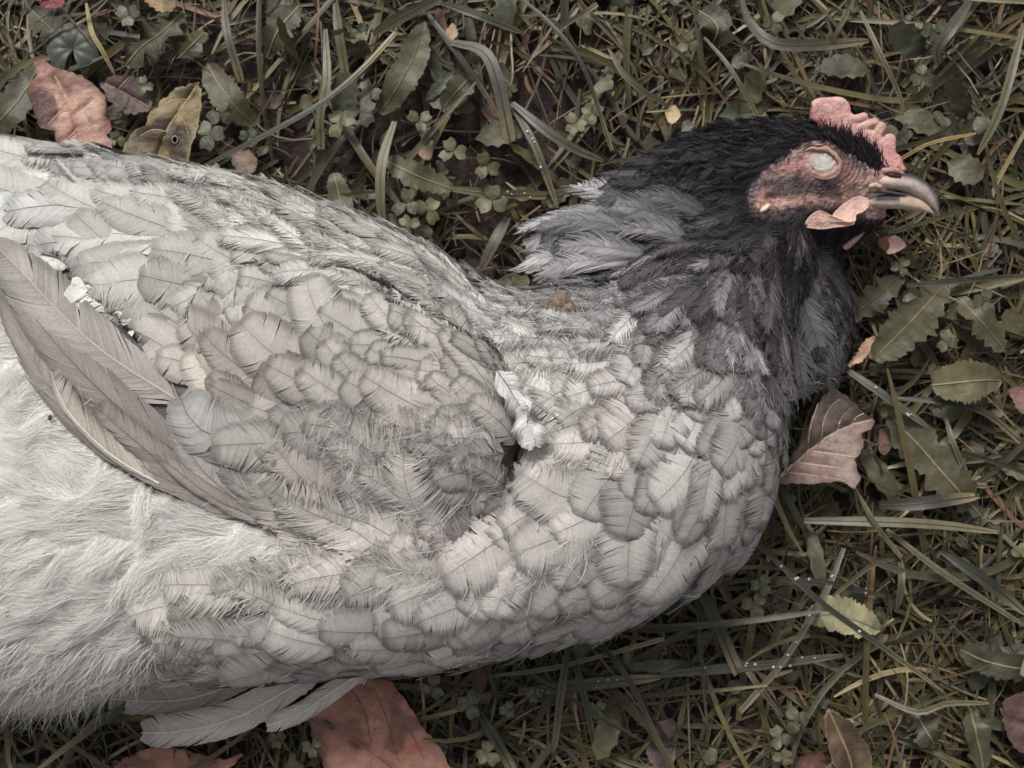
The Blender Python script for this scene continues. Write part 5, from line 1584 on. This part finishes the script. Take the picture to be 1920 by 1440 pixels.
for fl_, lab in ((near, 'pink near wattle folded over on itself'), (far, 'tip of the far wattle showing below the throat')):
    vs, fs, k = [], [], 0
    for v_, f_ in fl_:
        vs.append(v_); fs.append(f_ + k); k += len(v_)
    v_ = np.vstack(vs)
    wc = lin([188, 154, 144]) * (1 + .35 * (vnoise(v_, 300)[:, None] - .5))
    wo = mesh_obj('wattle', v_, np.vstack(fs), M_comb, hen, wc); wo['label'] = lab

# --- beak
def loft(name, st, colfn, zs):
    nA = 28
    st = np.array(st, float); K = 26
    cpx = catmull(st, K)                                      # px, py, half height px, half thickness m, z
    T = np.gradient(cpx[:, :2], axis=0); T /= np.linalg.norm(T, axis=1, keepdims=True)
    Np = np.stack([-T[:, 1], T[:, 0]], -1)
    a = np.linspace(0, 2 * math.pi, nA, endpoint=False)
    V = []
    for i in range(K):
        hx = np.sign(np.cos(a)) * np.abs(np.cos(a)) ** .85
        off = Np[i][None] * (hx * max(cpx[i, 2], .3))[:, None]
        z = cpx[i, 4] + np.sin(a) * max(cpx[i, 3], .0001)
        V.append(at(cpx[i, 0] + off[:, 0], cpx[i, 1] + off[:, 1], z))
    V = np.array(V)
    qq = to_px(V)
    return mesh_obj(name, V.reshape(-1, 3), grid_faces(K, nA, wrap=True)[:, ::-1], M_horn, hen, colfn(qq.reshape(-1, 2), V.reshape(-1, 3)))
def up_col(q, V):
    c = np.ones((len(q), 3)) * lin([170, 156, 146])
    top = np.interp(q[:, 0], [1640, 1690, 1717, 1738, 1755, 1760], [318, 322, 328, 340, 364, 396])
    dd = q[:, 1] - top
    k = (1 - sstep(3, 16, dd))[:, None]
    c = c + (lin([58, 55, 60]) - c) * k
    g = (sstep(1700, 1640, q[:, 0]) * sstep(8, 16, dd))[:, None]
    c = c + (lin([196, 170, 152]) - c) * g
    t = sstep(1738, 1756, q[:, 0])[:, None] * .6
    c = c + (lin([112, 102, 104]) - c) * t
    return c * (.9 + .2 * vnoise(V, 500)[:, None])
def low_col(q, V):
    c = np.ones((len(q), 3)) * lin([182, 162, 144])
    m = (sstep(1636, 1642, q[:, 0]) * (1 - sstep(1684, 1690, q[:, 0])) * (1 - sstep(375, 382, q[:, 1])))[:, None]
    c = c + (lin([66, 64, 70]) - c) * m
    return c * (.9 + .2 * vnoise(V, 500)[:, None])
loft('lower_beak', [(1595, 380, 13, .0060, .0365), (1640, 375, 17, .0062, .0366), (1690, 375, 17, .0050, .0358), (1720, 382, 14, .0036, .0350), (1738, 391, 8, .0020, .0346), (1749, 399, 1.5, .0006, .0342)], low_col, 0)
loft('upper_beak', [(1612, 341, 9, .0075, .0370), (1650, 338, 16, .0085, .0375), (1690, 341, 18, .0078, .0370), (1718, 349, 18, .0060, .0362), (1741, 366, 14, .0040, .0352), (1754, 386, 8, .0022, .0346), (1760, 403, 1.2, .0005, .0340)], up_col, 0)

def tube(name, pts, r, col, mat, parent, zoff=.0):
    K = 18; nA = 8
    pp = catmull([p[:2] for p in pts], K)
    Q = trace(pp[:, 0], pp[:, 1]) if len(pts[0]) == 2 else at(pp[:, 0], pp[:, 1], catmull(pts, K)[:, 2])
    Q[:, 2] += zoff
    T = nrm(np.gradient(Q, axis=0)); lt = nrm(np.cross(T, np.array([0, 0, 1.0]))); nn = np.cross(lt, T)
    rr = r * np.clip(np.sin(np.pi * np.linspace(.06, .94, K)) * 2.2, .2, 1)
    a = np.linspace(0, 2 * math.pi, nA, endpoint=False)
    V = Q[:, None] + (lt[:, None] * np.cos(a)[None, :, None] + nn[:, None] * np.sin(a)[None, :, None]) * rr[:, None, None]
    return mesh_obj(name, V.reshape(-1, 3), grid_faces(K, nA, wrap=True), mat, parent, np.tile(lin(col), (K * nA, 1)))

# nostril with its flap, gape
tube('nostril', [(1664, 327, .0452), (1676, 329, .0450), (1690, 333, .0436)], .0009, (58, 30, 30), M_skin, hen)
tube('nostril_flap', [(1650, 321, .0452), (1668, 319, .0455), (1684, 321, .0442), (1695, 329, .0420)], .0011, (158, 126, 116), M_skin, hen)
tube('gape', [(1612, 362, .0448), (1640, 359, .0440), (1665, 360, .0428), (1700, 366, .0405)], .0006, (78, 66, 62), M_skin, hen)
tube('mouth_corner', [(1628, 350, .0458), (1640, 347, .0466), (1652, 351, .0455)], .0009, (180, 156, 142), M_skin, hen)

# --- closed eye
e0 = trace(np.array([1540.]), np.array([303.]))[0]
dt2, df2 = blob_template(72, 60)
ee = dt2 * np.array([.0084, .0066, .0008])
ee = ee @ rotz(math.radians(-24)).T + e0 + np.array([0, 0, -.0002])
eq = to_px(ee)
_f = eq - np.array([1541, 304]); _ca, _sa = math.cos(.42), math.sin(.42)
_f = np.stack([(_f[:, 0] * _ca + _f[:, 1] * _sa) / 23, (-_f[:, 0] * _sa + _f[:, 1] * _ca) / 15.5], -1)
dd = np.linalg.norm(_f, axis=1) + .3 * (vnoise(ee, 330) - .5) + .12 * (vnoise(ee, 900) - .5)
ee[:, 2] += .00012 * np.cos(np.linalg.norm(eq - np.array([1541, 290]), axis=1) * .62 + 2 * vnoise(ee, 300)) * sstep(.4, .9, dd)
ec = lin([168, 166, 159]) * (.9 + .2 * vnoise(ee, 400)[:, None])
ec = ec + (lin([150, 116, 108]) * (.65 + .6 * vnoise(ee, 1100)[:, None]) - ec) * sstep(.5, 1.35, dd)[:, None]
eye = mesh_obj('eye', ee, df2, M_eye, hen, ec); eye['label'] = 'closed eye with a cloudy bluish white membrane'
tube('eyelid', [(1508, 284), (1520, 279), (1533, 281), (1547, 280), (1560, 289), (1569, 298), (1575, 308)], .00045, (158, 126, 106), M_skin, hen, .0012)
tube('lid_line', [(1502, 284), (1517, 274), (1532, 275), (1549, 274), (1565, 284), (1578, 301)], .0004, (62, 48, 46), M_skin, hen, .0013)
tube('lid_line', [(1514, 286), (1524, 283), (1535, 285), (1547, 285), (1558, 293), (1567, 303), (1571, 311)], .0003, (70, 54, 50), M_skin, hen, .0015)
ez = trace(np.array([1434.]), np.array([391.]))[0]
dt3 = dt2 * np.array([.0024, .0011, .0012]) @ rotz(math.radians(38)).T + ez + np.array([0, 0, .0006])
lobe = mesh_obj('ear_lobe', dt3, df2, M_skin, hen, np.tile(lin([214, 182, 160]), (len(dt3), 1)))

# --- things lying on the hen
def clod(px, py, rpx, label, col, seed):
    c0 = trace(np.array([float(px)]), np.array([float(py)]))[0]
    r = rpx * float(mpp(c0[2]))
    t3, f3 = blob_template(28, 18)
    n = .5 + .5 * vnoise(t3 + seed, 1.6) + .45 * vnoise(t3 + seed, 4.5) + .25 * vnoise(t3 + seed, 9)
    v = t3 * n[:, None] * r * np.array([.9, 1.05, .7]) 
    loc = c0
    cc = lin(col) * (.6 + .8 * vnoise(t3 + seed, 6)[:, None])
    o = mesh_obj('dirt_clod', v + np.array([0, 0, r * .45 + .002]), f3, M_clod, None, cc)
    o.location = loc
    return tag(o, label, 'dirt clod')
clod(1053, 577, 25, 'brown crumb of earth lodged between back and neck feathers', (118, 100, 88), 1.0)
clod(193, 367, 8, 'tiny brown crumb on the upper left back feathers', (120, 96, 84), 4.0)
clod(476, 1049, 6, 'small dark speck of dirt on the white belly down', (66, 54, 52), 7.0)
clod(98, 783, 4, 'small brown speck at the edge of the belly down', (92, 70, 66), 9.0)
clod(18, 1148, 5, 'brown speck in the hollow of the belly down at left', (104, 82, 78), 12.0)
